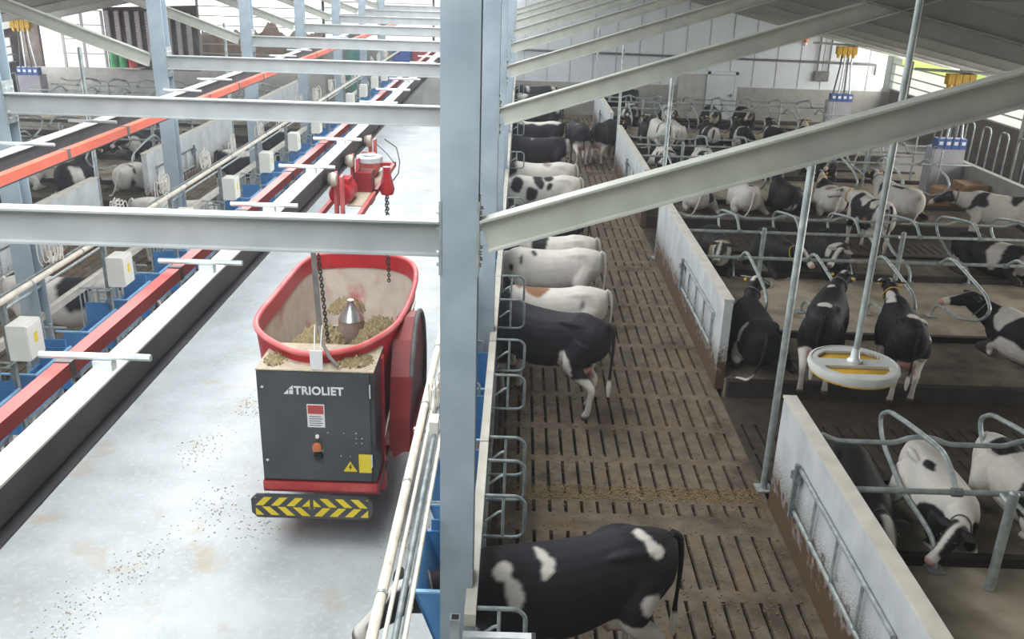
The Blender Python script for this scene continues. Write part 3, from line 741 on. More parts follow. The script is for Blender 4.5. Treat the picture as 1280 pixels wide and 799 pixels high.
mb.loft([ring(a, b, z) for a, b, z in prof], cap=False); mb.add(ring(.80, .77, .55), [tuple(range(len(RIMS)))])
wp('tub_shell', mb, M['red'], True)
mb = MB(); mb.loft([ring(a, b, z, off=.02) for a, b, z in prof[:-1]], cap=False); mb.add(ring(.84, .82, .76, off=.02), [tuple(range(len(RIMS)))])
wp('tub_lining', mb, M['tub_in'], True)
rim = wp('rim', MB().tube([(x, y, 2.30) for x, y, z in ring(1, 1, 0, off=.005)], .034, 10, closed=True), M['pink_rim'], True)
mb = MB(); mb.loft([ring(.994, .994, 2.30, off=.035), ring(.985, .985, 2.10, off=.036)], cap=False); wp('rim_band', mb, M['red'], True)
# auger
wp('auger_core', MB().lathe([(.34, .75), (.26, 1.2), (.19, 1.65), (.16, 1.98)], (-2.03, 10.5, 0), 20), M['auger'], True)
wp('auger_cone', MB().lathe([(.17, 1.98), (.11, 2.08), (.045, 2.17), (.04, 2.23)], (-2.03, 10.5, 0), 20), M['silver'], True)
mb = MB(); vs = []; n = 60
for i in range(n+1):
    t = i/n; a = t*2*PI*2.3+1.0; r0 = .18+.12*(1-t); r1 = .74-.40*t; z = .9+.95*t
    vs += [(-2.03+r0*math.cos(a), 10.5+r0*math.sin(a), z), (-2.03+r1*math.cos(a), 10.5+r1*math.sin(a), z-.02), (-2.03+r1*math.cos(a), 10.5+r1*math.sin(a), z-.035), (-2.03+r0*math.cos(a), 10.5+r0*math.sin(a), z-.02)]
fs = [(4*i+j, 4*i+(j+1) % 4, 4*i+4+(j+1) % 4, 4*i+4+j) for i in range(n) for j in range(4)]
wp('auger_flight', mb.add(vs, fs), M['auger'])
# feed left in the tub
def heap(name, cx, cy, rx, ry, z, h, label, seed, sub=46):
    bm = bmesh.new(); bmesh.ops.create_grid(bm, x_segments=sub, y_segments=sub, size=1)
    dead = []
    for v in bm.verts:
        x, y = v.co.x, v.co.y; d = math.hypot(x, y)
        n1 = mnoise.noise(Vector((x*2+seed, y*2, seed)))+.5*mnoise.noise(Vector((x*7, y*7+seed, 0)))
        v.co = (x*rx, y*ry, h*max(0, 1-d*d*(1+.5*n1)) + .06*mnoise.noise(Vector((x*14, y*14, seed)))+.04*mnoise.noise(Vector((x*30, y*30, seed))))
        if d > 1.02+.1*n1: dead.append(v)
    bmesh.ops.delete(bm, geom=dead, context='VERTS')
    for f_ in bm.faces: f_.smooth = True
    me = bpy.data.meshes.new(name); bm.to_mesh(me); bm.free(); me.materials.append(M['hay'])
    o = bpy.data.objects.new(name, me); COL.objects.link(o); o.location = (cx, cy, z)
    return tag(o, label, 'feed', None, 'stuff')
heap('silage_heap', -1.69, 10.4, .34, .75, 1.72, .24, 'brown chopped silage lying right of the auger in the red wagon', 1)
heap('silage_heap', -2.40, 10.25, .36, .72, 1.66, .26, 'brown chopped silage lying left of the auger in the red wagon', 4)
heap('silage_heap', -2.2, 11.1, .26, .24, 1.86, .16, 'small heap of silage behind the auger in the red wagon', 7, 26)
# cabinet
CXL, CXR, CYF, CZ0, CZ1 = -2.655, -1.425, 8.45, .86, 2.185
cab = wp('cabinet', MB().box(CXL, CXR, CYF+.02, 9.15, CZ0, CZ1-.006), M['cab_side'])
wp('cabinet_door', MB().box(CXL+.005, CXR-.05, CYF, CYF+.02, CZ0+.02, CZ1-.015), M['cab'])
wp('cabinet_top', MB().box(CXL, CXR, CYF-.005, 9.16, CZ1-.006, CZ1+.006), M['dust'])
for x, z in ((CXL+.06, 1.99), (CXL+.06, 1.12)): wp('door_screw', MB().lathe([(.016, -.012), (.016, 0)], (x, CYF, z), 10, 'y'), M['silver'], True)
for z in (1.98, 1.15): wp('door_hinge', MB().box(CXR-.05, CXR-.035, CYF-.012, CYF+.01, z-.09, z+.07), M['silver'])
mb = MB()
for x, z in ((-1.63, 1.47), (-1.63, 1.41), (-1.57, 1.41), (-1.63, 1.35), (-1.57, 1.35), (-1.80, 1.19), (-1.70, 1.19), (-1.93, 1.47), (-1.76, 1.47)):
    wp('rivet', MB().lathe([(.007, -.006), (.007, 0)], (x, CYF, z), 6, 'y'), M['silver'])
lp = wp('instruction_plate', MB().box(-2.14, -1.955, CYF-.006, CYF, 1.53, 1.80), M['white'])
wp('plate_picture', MB().box(-2.13, -1.965, CYF-.009, CYF-.006, 1.69, 1.79), M['red_dirty'])
for i in range(5):
    wp('plate_line', MB().box(-2.12, -1.975+(.0 if i % 2 else -.02), CYF-.008, CYF-.006, 1.55+.026*i, 1.558+.026*i), M['cab'])
wp('indicator_lamp', MB().lathe([(.02, -.02), (.022, 0)], (-2.045, CYF, 1.42), 12, 'y'), M['white'], True)
wp('stop_button', MB().lathe([(.03, -.07), (.05, -.06), (.05, -.03), (.03, 0)], (-2.045, CYF, 1.31), 16, 'y'), M['orangebtn'], True)
wp('button_collar', MB().box(-2.10, -1.99, CYF-.01, CYF, 1.235, 1.262), M['dust'])
wp('key_switch', MB().lathe([(.045, -.03), (.055, 0)], (-2.045, CYF, 1.185), 16, 'y').bar((-2.08, CYF-.045, 1.185), (-2.01, CYF-.045, 1.185), .02, .03), M['black'], True)
wp('yellow_sticker', MB().box(-1.61, -1.475, CYF-.004, CYF, .99, 1.215), M['yellow'])
tri = [(-1.78, 1.0), (-1.63, 1.0), (-1.705, 1.125)]
mb = MB(); mb.add([(x, CYF-.004, z) for x, z in tri]+[(x, CYF, z) for x, z in tri], [(0, 1, 2), (3, 5, 4), (0, 3, 4, 1), (1, 4, 5, 2), (2, 5, 3, 0)]); wp('warning_triangle', mb, M['yellow'])
bolt = [(-1.70, 1.09), (-1.722, 1.05), (-1.707, 1.05), (-1.712, 1.012), (-1.688, 1.06), (-1.702, 1.06), (-1.690, 1.09)]
mb = MB(); mb.add([(x, CYF-.007, z) for x, z in bolt]+[(x, CYF-.004, z) for x, z in bolt], [tuple(range(7)), tuple(range(13, 6, -1))]+[(i, (i+1) % 7, (i+1) % 7+7, i+7) for i in range(7)]); wp('warning_symbol', mb, M['black'])
def text_mesh(body, size, bold=.0):
    cu = bpy.data.curves.new('lettering', 'FONT'); cu.body = body; cu.size = size; cu.offset = bold; cu.extrude = .002; cu.space_character = 1.06
    o = bpy.data.objects.new('tmp_text', cu); COL.objects.link(o)
    bpy.context.view_layer.update(); dg = bpy.context.evaluated_depsgraph_get()
    me = bpy.data.meshes.new_from_object(o.evaluated_get(dg)); bpy.data.objects.remove(o); return me
me = text_mesh('TRIOLIET', .128, .0042)
xs_ = [v.co.x for v in me.vertices]; wtx = max(xs_)-min(xs_); sc = .52/wtx
for v in me.vertices: v.co = ((v.co.x-min(xs_))*sc, v.co.z, v.co.y)
me.materials.clear(); me.materials.append(M['white'])
t_ = obj('lettering', me, None, wg); t_.location = Vector((-2.265, CYF-.003, 1.915))-Vector(wg.location)
lg = [[(-2.375, 1.913), (-2.325, 1.913), (-2.325, 1.965)], [(-2.315, 1.913), (-2.275, 1.913), (-2.275, 1.958), (-2.315, 1.958)], [(-2.322, 1.972), (-2.275, 1.966), (-2.275, 2.015)]]
for q in lg:
    n = len(q); mb = MB(); mb.add([(x, CYF-.005, z) for x, z in q]+[(x, CYF, z) for x, z in q], [tuple(range(n)), tuple(range(2*n-1, n-1, -1))]+[(i, (i+1) % n, (i+1) % n+n, i+n) for i in range(n)]); wp('logo_mark', mb, M['white'])
# red chassis under the cabinet and the hazard board
wp('chassis_beam', MB().box(-2.66, -1.40, CYF-.01, 9.3, .73, .86).box(-2.5, -1.6, 8.9, 11.9, .45, .60), M['red_dark'])
wp('chassis_front', MB().box(-2.66, -1.42, CYF-.02, CYF+.02, .76, .855), M['red_dirty'])
HB = (-2.80, -1.475, .415, .705); cx = .06; hy = 8.40
poly = [(HB[0]+cx, HB[2]), (HB[1]-cx, HB[2]), (HB[1], HB[2]+cx), (HB[1], HB[3]-cx), (HB[1]-cx, HB[3]), (HB[0]+cx, HB[3]), (HB[0], HB[3]-cx), (HB[0], HB[2]+cx)]
def flat(poly, y0, y1):
    n = len(poly); mb = MB(); mb.add([(x, y0, z) for x, z in poly]+[(x, y1, z) for x, z in poly], [tuple(range(n)), tuple(range(2*n-1, n-1, -1))]+[(i, (i+1) % n, (i+1) % n+n, i+n) for i in range(n)]); return mb
wp('hazard_board', flat(poly, hy, hy+.03), M['cab'])
xm = (HB[0]+HB[1])/2
for side in (0, 1):
    for row in (0, 1):
        xa = HB[0]+.045 if side == 0 else xm+.02; xb = xm-.02 if side == 0 else HB[1]-.045
        za = .57 if row else .45; zb = za+.105
        lean = 1 if (side == 0) == bool(row) else -1
        w = .085; sh = .10
        x = xa-.17
        while x < xb+.12:
            q = [(x, za), (x+w, za), (x+w+sh*lean, zb), (x+sh*lean, zb)]
            # clip to the panel
            def clip(P, lim, keep_less):
                out = []
                for i in range(len(P)):
                    a, b = P[i], P[(i+1) % len(P)]
                    ia = (a[0] <= lim) == keep_less or a[0] == lim; ib = (b[0] <= lim) == keep_less or b[0] == lim
                    if ia: out.append(a)
                    if ia != ib:
                        t = (lim-a[0])/(b[0]-a[0]); out.append((lim, a[1]+t*(b[1]-a[1])))
                return out
            q = clip(clip(q, xb, True), xa, False)
            if len(q) >= 3: wp('hazard_stripe', flat(q, hy-.004, hy), M['yellow'])
            x += .17
# right side discharge door with rubber edge
dz = [(9.0, .95), (9.05, 1.35), (9.2, 1.8), (9.45, 2.15), (9.8, 2.3), (10.15, 2.25), (10.45, 2.0), (10.6, 1.6), (10.55, 1.2), (10.3, .95)]
def side_plate(P, x0, x1):
    n = len(P); mb = MB(); mb.add([(x0, y, z) for y, z in P]+[(x1, y, z) for y, z in P], [tuple(range(n)), tuple(range(2*n-1, n-1, -1))]+[(i, (i+1) % n, (i+1) % n+n, i+n) for i in range(n)]); return mb
wp('discharge_door', side_plate(dz, -1.36, -1.13), M['red_dark'])
wp('discharge_chute', MB().section((-1.35, 9.2, 1.0), (-1.35, 10.4, 1.0), [(0, .25), (.34, .05), (.34, -.02), (0, -.25)]), M['red'])
wp('rubber_edge', MB().tube([(-1.12, y, z) for y, z in catmull(dz, 3)[6:-3]], .03, 6), M['rubber'], True)
wp('side_scraper', MB().loft([[(-1.235, 10.6, 2.25), (-1.215, 10.6, 2.25), (-1.215, 10.2, 2.25), (-1.235, 10.2, 2.25)], [(-1.42, 9.0, 1.15), (-1.40, 9.0, 1.15), (-1.40, 8.93, 1.15), (-1.42, 8.93, 1.15)]]), M['tub_in'])
wp('frame_upright', MB().box(-1.50, -1.40, 8.9, 9.02, .5, 2.15).box(-2.70, -2.62, 8.9, 9.02, .5, 2.1), M['red'])
# hoist chain, webbing and tag
def chain(name, a, b, parent, lk=.055, r=.008):
    a = Vector(a); b = Vector(b); d, s, u = frame(b-a); L_ = (b-a).length; n = int(L_/(lk*.72)); mb = MB()
    for i in range(n):
        c = a+d*(L_*(i+.5)/n); w_ = s if i % 2 else u
        pts = [c + d*(lk/2*math.cos(t)) + w_*(lk*.30*math.sin(t)) for t in [2*PI*j/8 for j in range(8)]]
        mb.tube(pts, r, 5, closed=True)
    return wp(name, mb, M['chain'], True)
chain('hoist_chain', (-2.02, 8.72, 3.78), (-1.97, 8.85, 2.35), wg)
chain('hoist_chain', (-1.72, 11.65, 3.62), (-1.75, 11.75, 2.32), wg)
wp('lifting_strap', MB().bar((-2.06, 8.72, 3.78), (-2.04, 8.80, 2.45), .055, .012, up=(0, 1, 0)), M['belt'])
wp('strap_tail', MB().tube([(-2.04, 8.78, 2.55), (-1.99, 8.66, 2.42), (-1.90, 8.56, 2.30), (-1.80, 8.50, 2.22)], .02, 8), M['belt'], True)
wp('tag_cord', MB().tube([(-2.06, 8.66, 2.62), (-2.04, 8.50, 2.36)], .006, 5).tube([(-1.98, 8.66, 2.62), (-1.985, 8.50, 2.36)], .006, 5), M['white'], True)
wp('white_tag', MB().box(-2.085, -1.955, 8.475, 8.49, 2.17, 2.40), M['white'])
heap('feed_spill', -1.68, 8.72, .24, .22, CZ1, .03, 'crumbs of feed lying on the right of the cabinet top', 11, 20)
heap('feed_spill', -2.50, 8.70, .13, .2, CZ1, .03, 'crumbs of feed lying on the left of the cabinet top', 12, 16)

# ------------------------------------------------------------------ hoist trolley on the rail
tr = thing('hoist_trolley', 'red hoist trolley with grey wheel hanging from the robot rail', 'trolley', (-1.85, 10.0, 3.6))
def tp(name, mb, m, smooth=False): return wobj(name, mb, m, (0, 0, 0), smooth=smooth, parent=tr)
tp('frame', MB().box(-2.02, -1.98, 8.3, 11.6, 3.70, 3.76).box(-1.62, -1.58, 8.3, 11.6, 3.70, 3.76).box(-2.02, -1.58, 8.3, 8.38, 3.70, 3.76).box(-2.02, -1.58, 11.5, 11.58, 3.70, 3.76).box(-2.02, -1.58, 9.9, 10.0, 3.70, 3.76), M['red_dirty'])
tp('cover_plate', MB().box(-1.78, -1.62, 9.2, 11.0, 3.755, 3.765), M['dust'])
for y in (9.0, 9.95, 11.2):
    tp('hanger', MB().box(-1.86, -1.83, y-.05, y+.05, 3.7, 4.16).box(-1.80, -1.77, y-.05, y+.05, 3.7, 4.12), M['pink_rim'])
    tp('roller', MB().lathe([(.06, -.04), (.075, 0), (.06, .04)], (-1.86, y-.08, 4.10), 16, 'x'), M['white_pipe'], True)
tp('motor', MB().lathe([(.11, -.2), (.13, -.15), (.13, .15), (.09, .2)], (-1.86, 9.45, 3.86), 16, 'y').box(-1.95, -1.77, 9.3, 9.5, 3.92, 4.02), M['red'], True)
tp('motor', MB().lathe([(.11, -.2), (.13, -.15), (.13, .15), (.09, .2)], (-1.80, 10.75, 3.86), 16, 'y').box(-1.88, -1.72, 10.65, 10.85, 3.92, 4.02), M['red_dirty'], True)
tp('gearbox', MB().box(-1.80, -1.62, 9.82, 10.08, 3.62, 3.98), M['red_dark'])
tp('wheel', MB().lathe([(.03, 4.05), (.14, 4.05), (.15, 4.06), (.15, 4.11), (.14, 4.12), (.09, 4.12), (.085, 4.10), (.03, 4.10)], (-1.68, 10.1, 0), 24), M['galv_light'], True)
tp('wheel_hub', MB().lathe([(.05, 4.10), (.05, 4.135), (.03, 4.14)], (-1.68, 10.1, 0), 16), M['silver'], True)
tp('chain_guide', MB().lathe([(.045, 3.98), (.05, 3.9), (.09, 3.72), (.07, 3.66)], (-1.50, 10.2, 0), 16), M['red'], True)
tp('cable', MB().tube([(-1.68, 11.3, 4.1), (-1.52, 11.2, 4.02), (-1.44, 10.9, 3.9), (-1.42, 10.6, 3.82), (-1.5, 10.4, 3.72)], .008, 5).tube([(-1.80, 11.3, 4.05), (-1.6, 10.9, 4.0), (-1.46, 10.7, 3.9)], .006, 5), M['dark_cable'], True)
base = Vector(wg.location)
a, b = Vector((-1.50, 10.2, 3.68)), Vector((-1.56, 10.6, 2.45))
chain('hoist_chain', a, b, wg)

# ------------------------------------------------------------------ hanging disc
dx, dy, dz_ = 2.407, 5.79, 3.604
hd = thing('hanging_disc', 'pale grey disc with two yellow slots hanging on a long rod, right of centre', 'hanging disc', (dx, dy, dz_))
def disc_ring(ro, z0, z1, n=48):
    mb = MB(); mb.lathe([(.0001, z0), (ro-.03, z0), (ro, z0+.03), (ro, z1-.012), (ro-.015, z1), (.0001, z1)], (0, 0, 0), n); return mb
obj('yellow_tray', disc_ring(.283, -.055, -.012), M['yellow_dirty'], hd, smooth=True)
# top cover with two real slots (bars across a ring)
n = 64; mb = MB(); outer = [(.305*math.cos(2*PI*i/n), .305*math.sin(2*PI*i/n)) for i in range(n)]
def cover(z0, z1):
    vs = []; fs = []
    import itertools
    step = .0125; cells = set(); R2 = .30
    for i in range(-25, 25):
        for j in range(-25, 25):
            x, y = (i+.5)*step, (j+.5)*step; r_ = math.hypot(x, y)
            if r_ > R2: continue
            if .062 < abs(y) < .20 and abs(x) < .225 and r_ < .245: continue
            cells.add((i, j))
    mbx = MB()
    for (i, j) in cells:
        x0, y0 = i*step, j*step; x1, y1 = x0+step, y0+step
        mbx.add([(x0, y0, z1), (x1, y0, z1), (x1, y1, z1), (x0, y1, z1)], [(0, 1, 2, 3)])
        for (di, dj, p, q) in ((1, 0, (x1, y0), (x1, y1)), (-1, 0, (x0, y1), (x0, y0)), (0, 1, (x1, y1), (x0, y1)), (0, -1, (x0, y0), (x1, y0))):
            if (i+di, j+dj) not in cells: mbx.add([(p[0], p[1], z0), (q[0], q[1], z0), (q[0], q[1], z1), (p[0], p[1], z1)], [(0, 1, 2, 3)])
    return mbx
obj('cover_plate', cover(-.008, .012), M['disc'], hd)
obj('cover_rim', MB().lathe([(.285, -.045), (.30, -.048), (.312, -.015), (.305, .014), (.288, .018), (.285, -.045)], (0, 0, 0), 48), M['disc'], hd, smooth=True)
obj('lower_ring', MB().lathe([(.27, -.062), (.296, -.06), (.298, -.045), (.27, -.045)], (0, 0, 0), 48), M['yellow_dirty'], hd, smooth=True)
obj('socket', MB().lathe([(.05, .012), (.05, .03), (.032, .05), (.026, .12)], (0, 0, 0), 16), M['galv_light'], hd, smooth=True)
obj('rod', MB().lathe([(.022, .05), (.022, 2.9)], (0, 0, 0), 12), M['galv'], hd, smooth=True)

# ------------------------------------------------------------------ concentrate stations
def station(x, y, label):
    r = thing('feed_station', label, 'feeding station', (x, y, 0), 0, 'concentrate feeding stations')
    obj('cabinet', MB().box(-.45, .45, -.1, .5, 0, 1.62), M['stationbox'], r)
    obj('side_rail', MB().tube(rounded([(-.5, -.1, .1), (-.5, -.1, 1.7), (-.5, -.7, 1.7), (-.5, -.7, .1)], .1), .025, 8), M['galv'], r, smooth=True)
    for i in range(4):
        c = obj('dosing_cup', MB().box(-.44+.22*i+.01, -.44+.22*(i+1)-.01, -.14, .2, 1.62, 1.92), M['stationblue'], r)
        obj('cup_window', MB().box(-.44+.22*i+.06, -.44+.22*(i+1)-.05, -.15, -.14, 1.74, 1.84), M['white'], c)
        obj('drop_tube', MB().tube([(-.33+.22*i, .05, 1.9), (-.21+.14*i, .05, 3.0), (-.21+.14*i, .05, 3.5)], .035, 8), M['galv_light'] if i % 2 else M['rubber'], r, smooth=True)
        obj('dosing_head', MB().box(-.44+.2*i, -.26+.2*i, -.08, .2, 3.45, 3.75).lathe([(.05, 3.3), (.09, 3.45)], (-.35+.2*i, .05, 0), 8), M['yellow_dirty'], r)
    obj('supply_tube', MB().tube([(-1.4, .1, 3.85), (1.6, .1, 3.75)], .04, 8), M['galv'], r, smooth=True)
    return r
station(12.75, 26.7, 'grey concentrate station with blue top and yellow hopper at the right pens, nearer one')
station(13.0, 37.2, 'grey concentrate station with blue top and yellow hopper by the far white wall')
station(-20.1, 37.6, 'grey concentrate station with blue top at the far left corner of the barn')
# crate and drum by the right station
tag(wobj('wooden_crate', MB().box(12.55, 13.2, 24.9, 25.6, .0, .9).box(12.53, 13.22, 24.88, 25.62, .82, .92), M['brownbox'], (12.9, 25, 0)), 'rusty brown crate in front of the nearer concentrate station', 'crate')
tag(wobj('feed_trough', MB().lathe([(.28, 0.1), (.34, .75), (.3, .76)], (12.15, 25.3, 0), 20), M['brownbox'], (12.15, 25.3, 0), smooth=True), 'round tan drinking tub left of the rusty crate', 'trough')
# hoops along the outer service lane
for k in range(8):
    y = 25.2+1.0*k*1.15
    tag(wobj('barrier_hoop', MB().tube(rounded([(15.5, y, 0), (15.5, y, 1.78), (15.5, y+.55, 1.78), (15.5, y+.55, 0)], .22, 5), .03, 8), M['galv_dull'], (15.5, y, 0), smooth=True), '%s grey tube hoop standing along the right outer lane, counted from the viewer' % ORD[k], 'hoop', 'tube hoops in the right outer lane')
tag(wobj('stall_gate', MB().tube(rounded([(10.4, 22.9, 0.2), (10.4, 22.9, 1.9), (11.9, 22.9, 1.9), (11.9, 22.9, .2)], .15), .03, 8).tube([(10.4, 22.9, 1.0), (11.9, 22.9, 1.0)], .025, 8), M['galv'], (11, 22.9, .2), smooth=True) if False else
    wobj('stall_gate', MB().tube(rounded([(11.2, 28.6, 0.2), (11.2, 28.6, 1.9), (12.6, 28.6, 1.9), (12.6, 28.6, .2)], .15), .03, 8).tube([(11.2, 28.6, 1.0), (12.6, 28.6, 1.0)], .025, 8), M['galv'], (11.9, 28.6, .2), smooth=True), 'tall arched tube gate left of the nearer concentrate station', 'gate')

# ------------------------------------------------------------------ things on the far wall
tag(wobj('wall_pipe', MB().tube([(-.4, 42.45, 2.84), (16.2, 42.45, 2.66)], .05, 8).tube([(16.2, 42.45, 2.66), (16.2, 42.45, 2.2)], .05, 8), M['rubber'], (8, 42.45, 2.8), smooth=True), 'dark horizontal pipe along the white far wall', 'pipe')
r = thing('cable_conduit', 'narrow twin conduit running down to a small grey box on the far wall', 'conduit', (13.8, 42.45, 2.1))
obj('conduit', MB().box(-.28, -.22, -.03, .03, .2, 2.2).box(.22, .28, -.03, .03, .2, 2.2), M['rubber'], r); obj('switch_box', MB().box(-.35, .3, -.08, .05, -.25, .2), M['rubber'], r)
r = thing('wall_lamp', 'small orange and white lamp high on the far wall', 'lamp', (12.8, 42.3, 3.7))
obj('bracket', MB().box(-.1, .6, 0, .2, .3, .38), M['rubber'], r); obj('lamp_body', MB().lathe([(.06, -.25), (.11, -.1), (.1, .3)], (0, 0, 0), 12), M['orangebtn'], r, smooth=True); obj('lens', MB().lathe([(.02, -.33), (.09, -.25), (.09, -.1)], (0, 0, 0), 12), M['white'], r, smooth=True)
for i in range(9):
    x = -18.75+.46*i; mb = MB()
    for j in range(16): mb.box(x-.1, x+.1, 42.36, 42.48 if j % 2 else 42.44, 1.9+.13*j, 1.9+.13*j+.10)
    mb.box(x-.09, x+.09, 42.44, 42.5, 1.9, 3.98)
    tag(wobj('ribbed_strip', mb, M['tread'], (x, 42.4, 1.9)), '%s pale ribbed strip from the left on the dark panel of the far left wall' % ORD[i], 'ribbed strip', 'ribbed strips on the far left wall')
for i in range(3):
    x = -18.5+.42*i
    tag(wobj('drum', MB().lathe([(.18, 0), (.19, .05), (.18, .3), (.19, .32), (.18, .6), (.12, .62)], (x, 42.1, 1.55), 14), M['green'] if i < 2 else M['red_dirty'], (x, 42.1, 1.55), smooth=True), ['left green drum on the shelf of the far left wall', 'right green drum on the shelf of the far left wall', 'red drum on the shelf of the far left wall'][i], 'drum')
tag(wobj('wall_shelf', MB().box(-18.8, -17.3, 41.85, 42.5, 1.5, 1.55), M['board'], (-18, 42, 1.5)), 'pale shelf under the drums on the far left wall', 'shelf')
tag(wobj('machine_cabinet', MB().box(-7.85, -7.0, 41.9, 42.5, 0, 2.75).box(-7.7, -7.15, 41.87, 41.9, 2.1, 2.6), M['teal'], (-7.4, 42, 2)), 'teal machine cabinet on the end wall of the feed alley', 'cabinet')
tag(wobj('feed_hopper', MB().section((-5.75, 42.0, 1.92), (-5.75, 42.5, 1.92), [(0, 0), (.72, 0), (.78, .85), (-.06, .85)]), M['stationblue'], (-5.4, 42, 1.9)), 'dark blue hopper at the far end of the feed alley', 'hopper')
tag(wobj('feed_hopper', MB().section((-4.85, 42.0, 1.92), (-4.85, 42.5, 1.92), [(0, 0), (1.2, 0), (1.25, .8), (-.05, .8)]), M['red_dark'], (-4.4, 42, 1.9)), 'dark red hopper beside the blue one at the far end of the feed alley', 'hopper')
# silage clamp seen through the left window
bm = bmesh.new(); bmesh.ops.create_grid(bm, x_segments=60, y_segments=16, size=1)
for v in bm.verts:
    x, y = v.co.x, v.co.y
    v.co = (x*5, y*1.2, 2.5*max(0, 1-abs(y)**2)*(.85+.25*mnoise.noise(Vector((x*4, y*2, 3)))) + .1*mnoise.noise(Vector((x*20, y*6, 0))))
for f_ in bm.faces: f_.smooth = True
me = bpy.data.meshes.new('silage_clamp'); bm.to_mesh(me); bm.free(); me.materials.append(M['earth'])
o = bpy.data.objects.new('silage_clamp', me); COL.objects.link(o); o.location = (-12.2, 44.6, -.7); o.scale = (.6, .9, 1.8)
tag(o, 'long heap of brown silage seen through the bright far left opening', 'silage heap', None, 'stuff')
# thin barn dust hanging in the air
hz = bpy.data.materials.new('barn_haze'); hz.use_nodes = True; hz.node_tree.nodes.clear()
_o = hz.node_tree.nodes.new('ShaderNodeOutputMaterial'); _v = hz.node_tree.nodes.new('ShaderNodeVolumePrincipled')
_v.inputs['Color'].default_value = (.92, .95, 1, 1); _v.inputs['Density'].default_value = .003; _v.inputs['Anisotropy'].default_value = .2
hz.node_tree.links.new(_v.outputs[0], _o.inputs['Volume'])
tag(wobj('barn_haze', MB().box(mx(16.9), 16.9, -1, 42.3, .02, 3.3).box(mx(6), 6, -1, 42.3, 3.3, 5.6), hz, (-3, 20, 0)), 'thin dusty haze in the air of the barn', 'haze', None, 'stuff')
# loose straw and feed crumbs on the floors
def crumbs(name, n, box, m, label, seed, size=(.02, .006), z=.004, bias=None):
    rn = random.Random(seed); mb = MB()
    for i in range(n):
        x = rn.uniform(box[0], box[1]); y = rn.uniform(box[2], box[3])
        if bias: x, y = bias(rn, x, y)
        a = rn.uniform(0, 6.28); L_ = size[0]*rn.uniform(.4, 1.5); w = size[1]*rn.uniform(.5, 1.4); dx, dy = math.cos(a), math.sin(a)
        p = [(x-dx*L_-dy*w, y-dy*L_+dx*w), (x+dx*L_-dy*w, y+dy*L_+dx*w), (x+dx*L_+dy*w, y+dy*L_-dx*w), (x-dx*L_+dy*w, y-dy*L_-dx*w)]
        h = rn.uniform(.002, .01)
        mb.add([(q[0], q[1], z) for q in p]+[(q[0], q[1], z+h) for q in p], [(4, 5, 6, 7), (0, 1, 5, 4), (1, 2, 6, 5), (2, 3, 7, 6), (3, 0, 4, 7)])
    return tag(wobj(name, mb, m, (box[0], box[2], 0)), label, 'straw', None, 'stuff')
crumbs('loose_straw', 7000, (-.1, 3.2, 5, 24), M['straw'], 'loose straw scattered over the slatted alley', 1, (.012, .004))
crumbs('loose_straw', 2000, (-.1, 3.2, 9.62, 9.96), M['straw'], 'band of loose straw across the slatted alley in front of the post', 2, (.012, .004))
spots = [(-3.5, 9.2), (-3.95, 8.05), (-3.8, 11.9), (-4.1, 10.6), (-4.3, 7.2), (-1.15, 8.6), (-1.2, 11.8), (-2.9, 9.0)]
def near_spot(rn, x, y):
    s = rn.choice(spots); return s[0]+rn.gauss(0, .16), s[1]+rn.gauss(0, .28)
crumbs('feed_spill', 800, (-5, -1, 5, 14), M['dust'], 'crumbs of spilled feed on the painted feed alley', 3, (.009, .004), .003, near_spot)
#PART3END

# ------------------------------------------------------------------ cows
def ering(c, side, up, a, bu, bd, n=18, p=1.0):
    out = []
    for k in range(n):
        t = 2*PI*k/n; cs, sn = math.cos(t), math.sin(t)
        x = a*math.copysign(abs(cs)**p, cs); y = (bu if sn > 0 else bd)*math.copysign(abs(sn)**p, sn)
        out.append(c + side*x + up*y)
    return out
def limb(mb, pts, n=12):
    """pts: (x, y, z, r) chain"""
    P = [Vector(p[:3]) for p in pts]; R_ = [p[3] for p in pts]
    # resample with catmull for smooth joints
    Q = []; RR = []
    for i in range(len(P)-1):
        p0, p1, p2, p3 = P[max(i-1, 0)], P[i], P[i+1], P[min(i+2, len(P)-1)]
        for j in range(4):
            t = j/4; Q.append(.5*((2*p1)+(p2-p0)*t+(2*p0-5*p1+4*p2-p3)*t*t+(3*p1-p0-3*p2+p3)*t**3)); RR.append(R_[i]*(1-t)+R_[i+1]*t)
    Q.append(P[-1]); RR.append(R_[-1]); mb.tube(Q, RR, n)

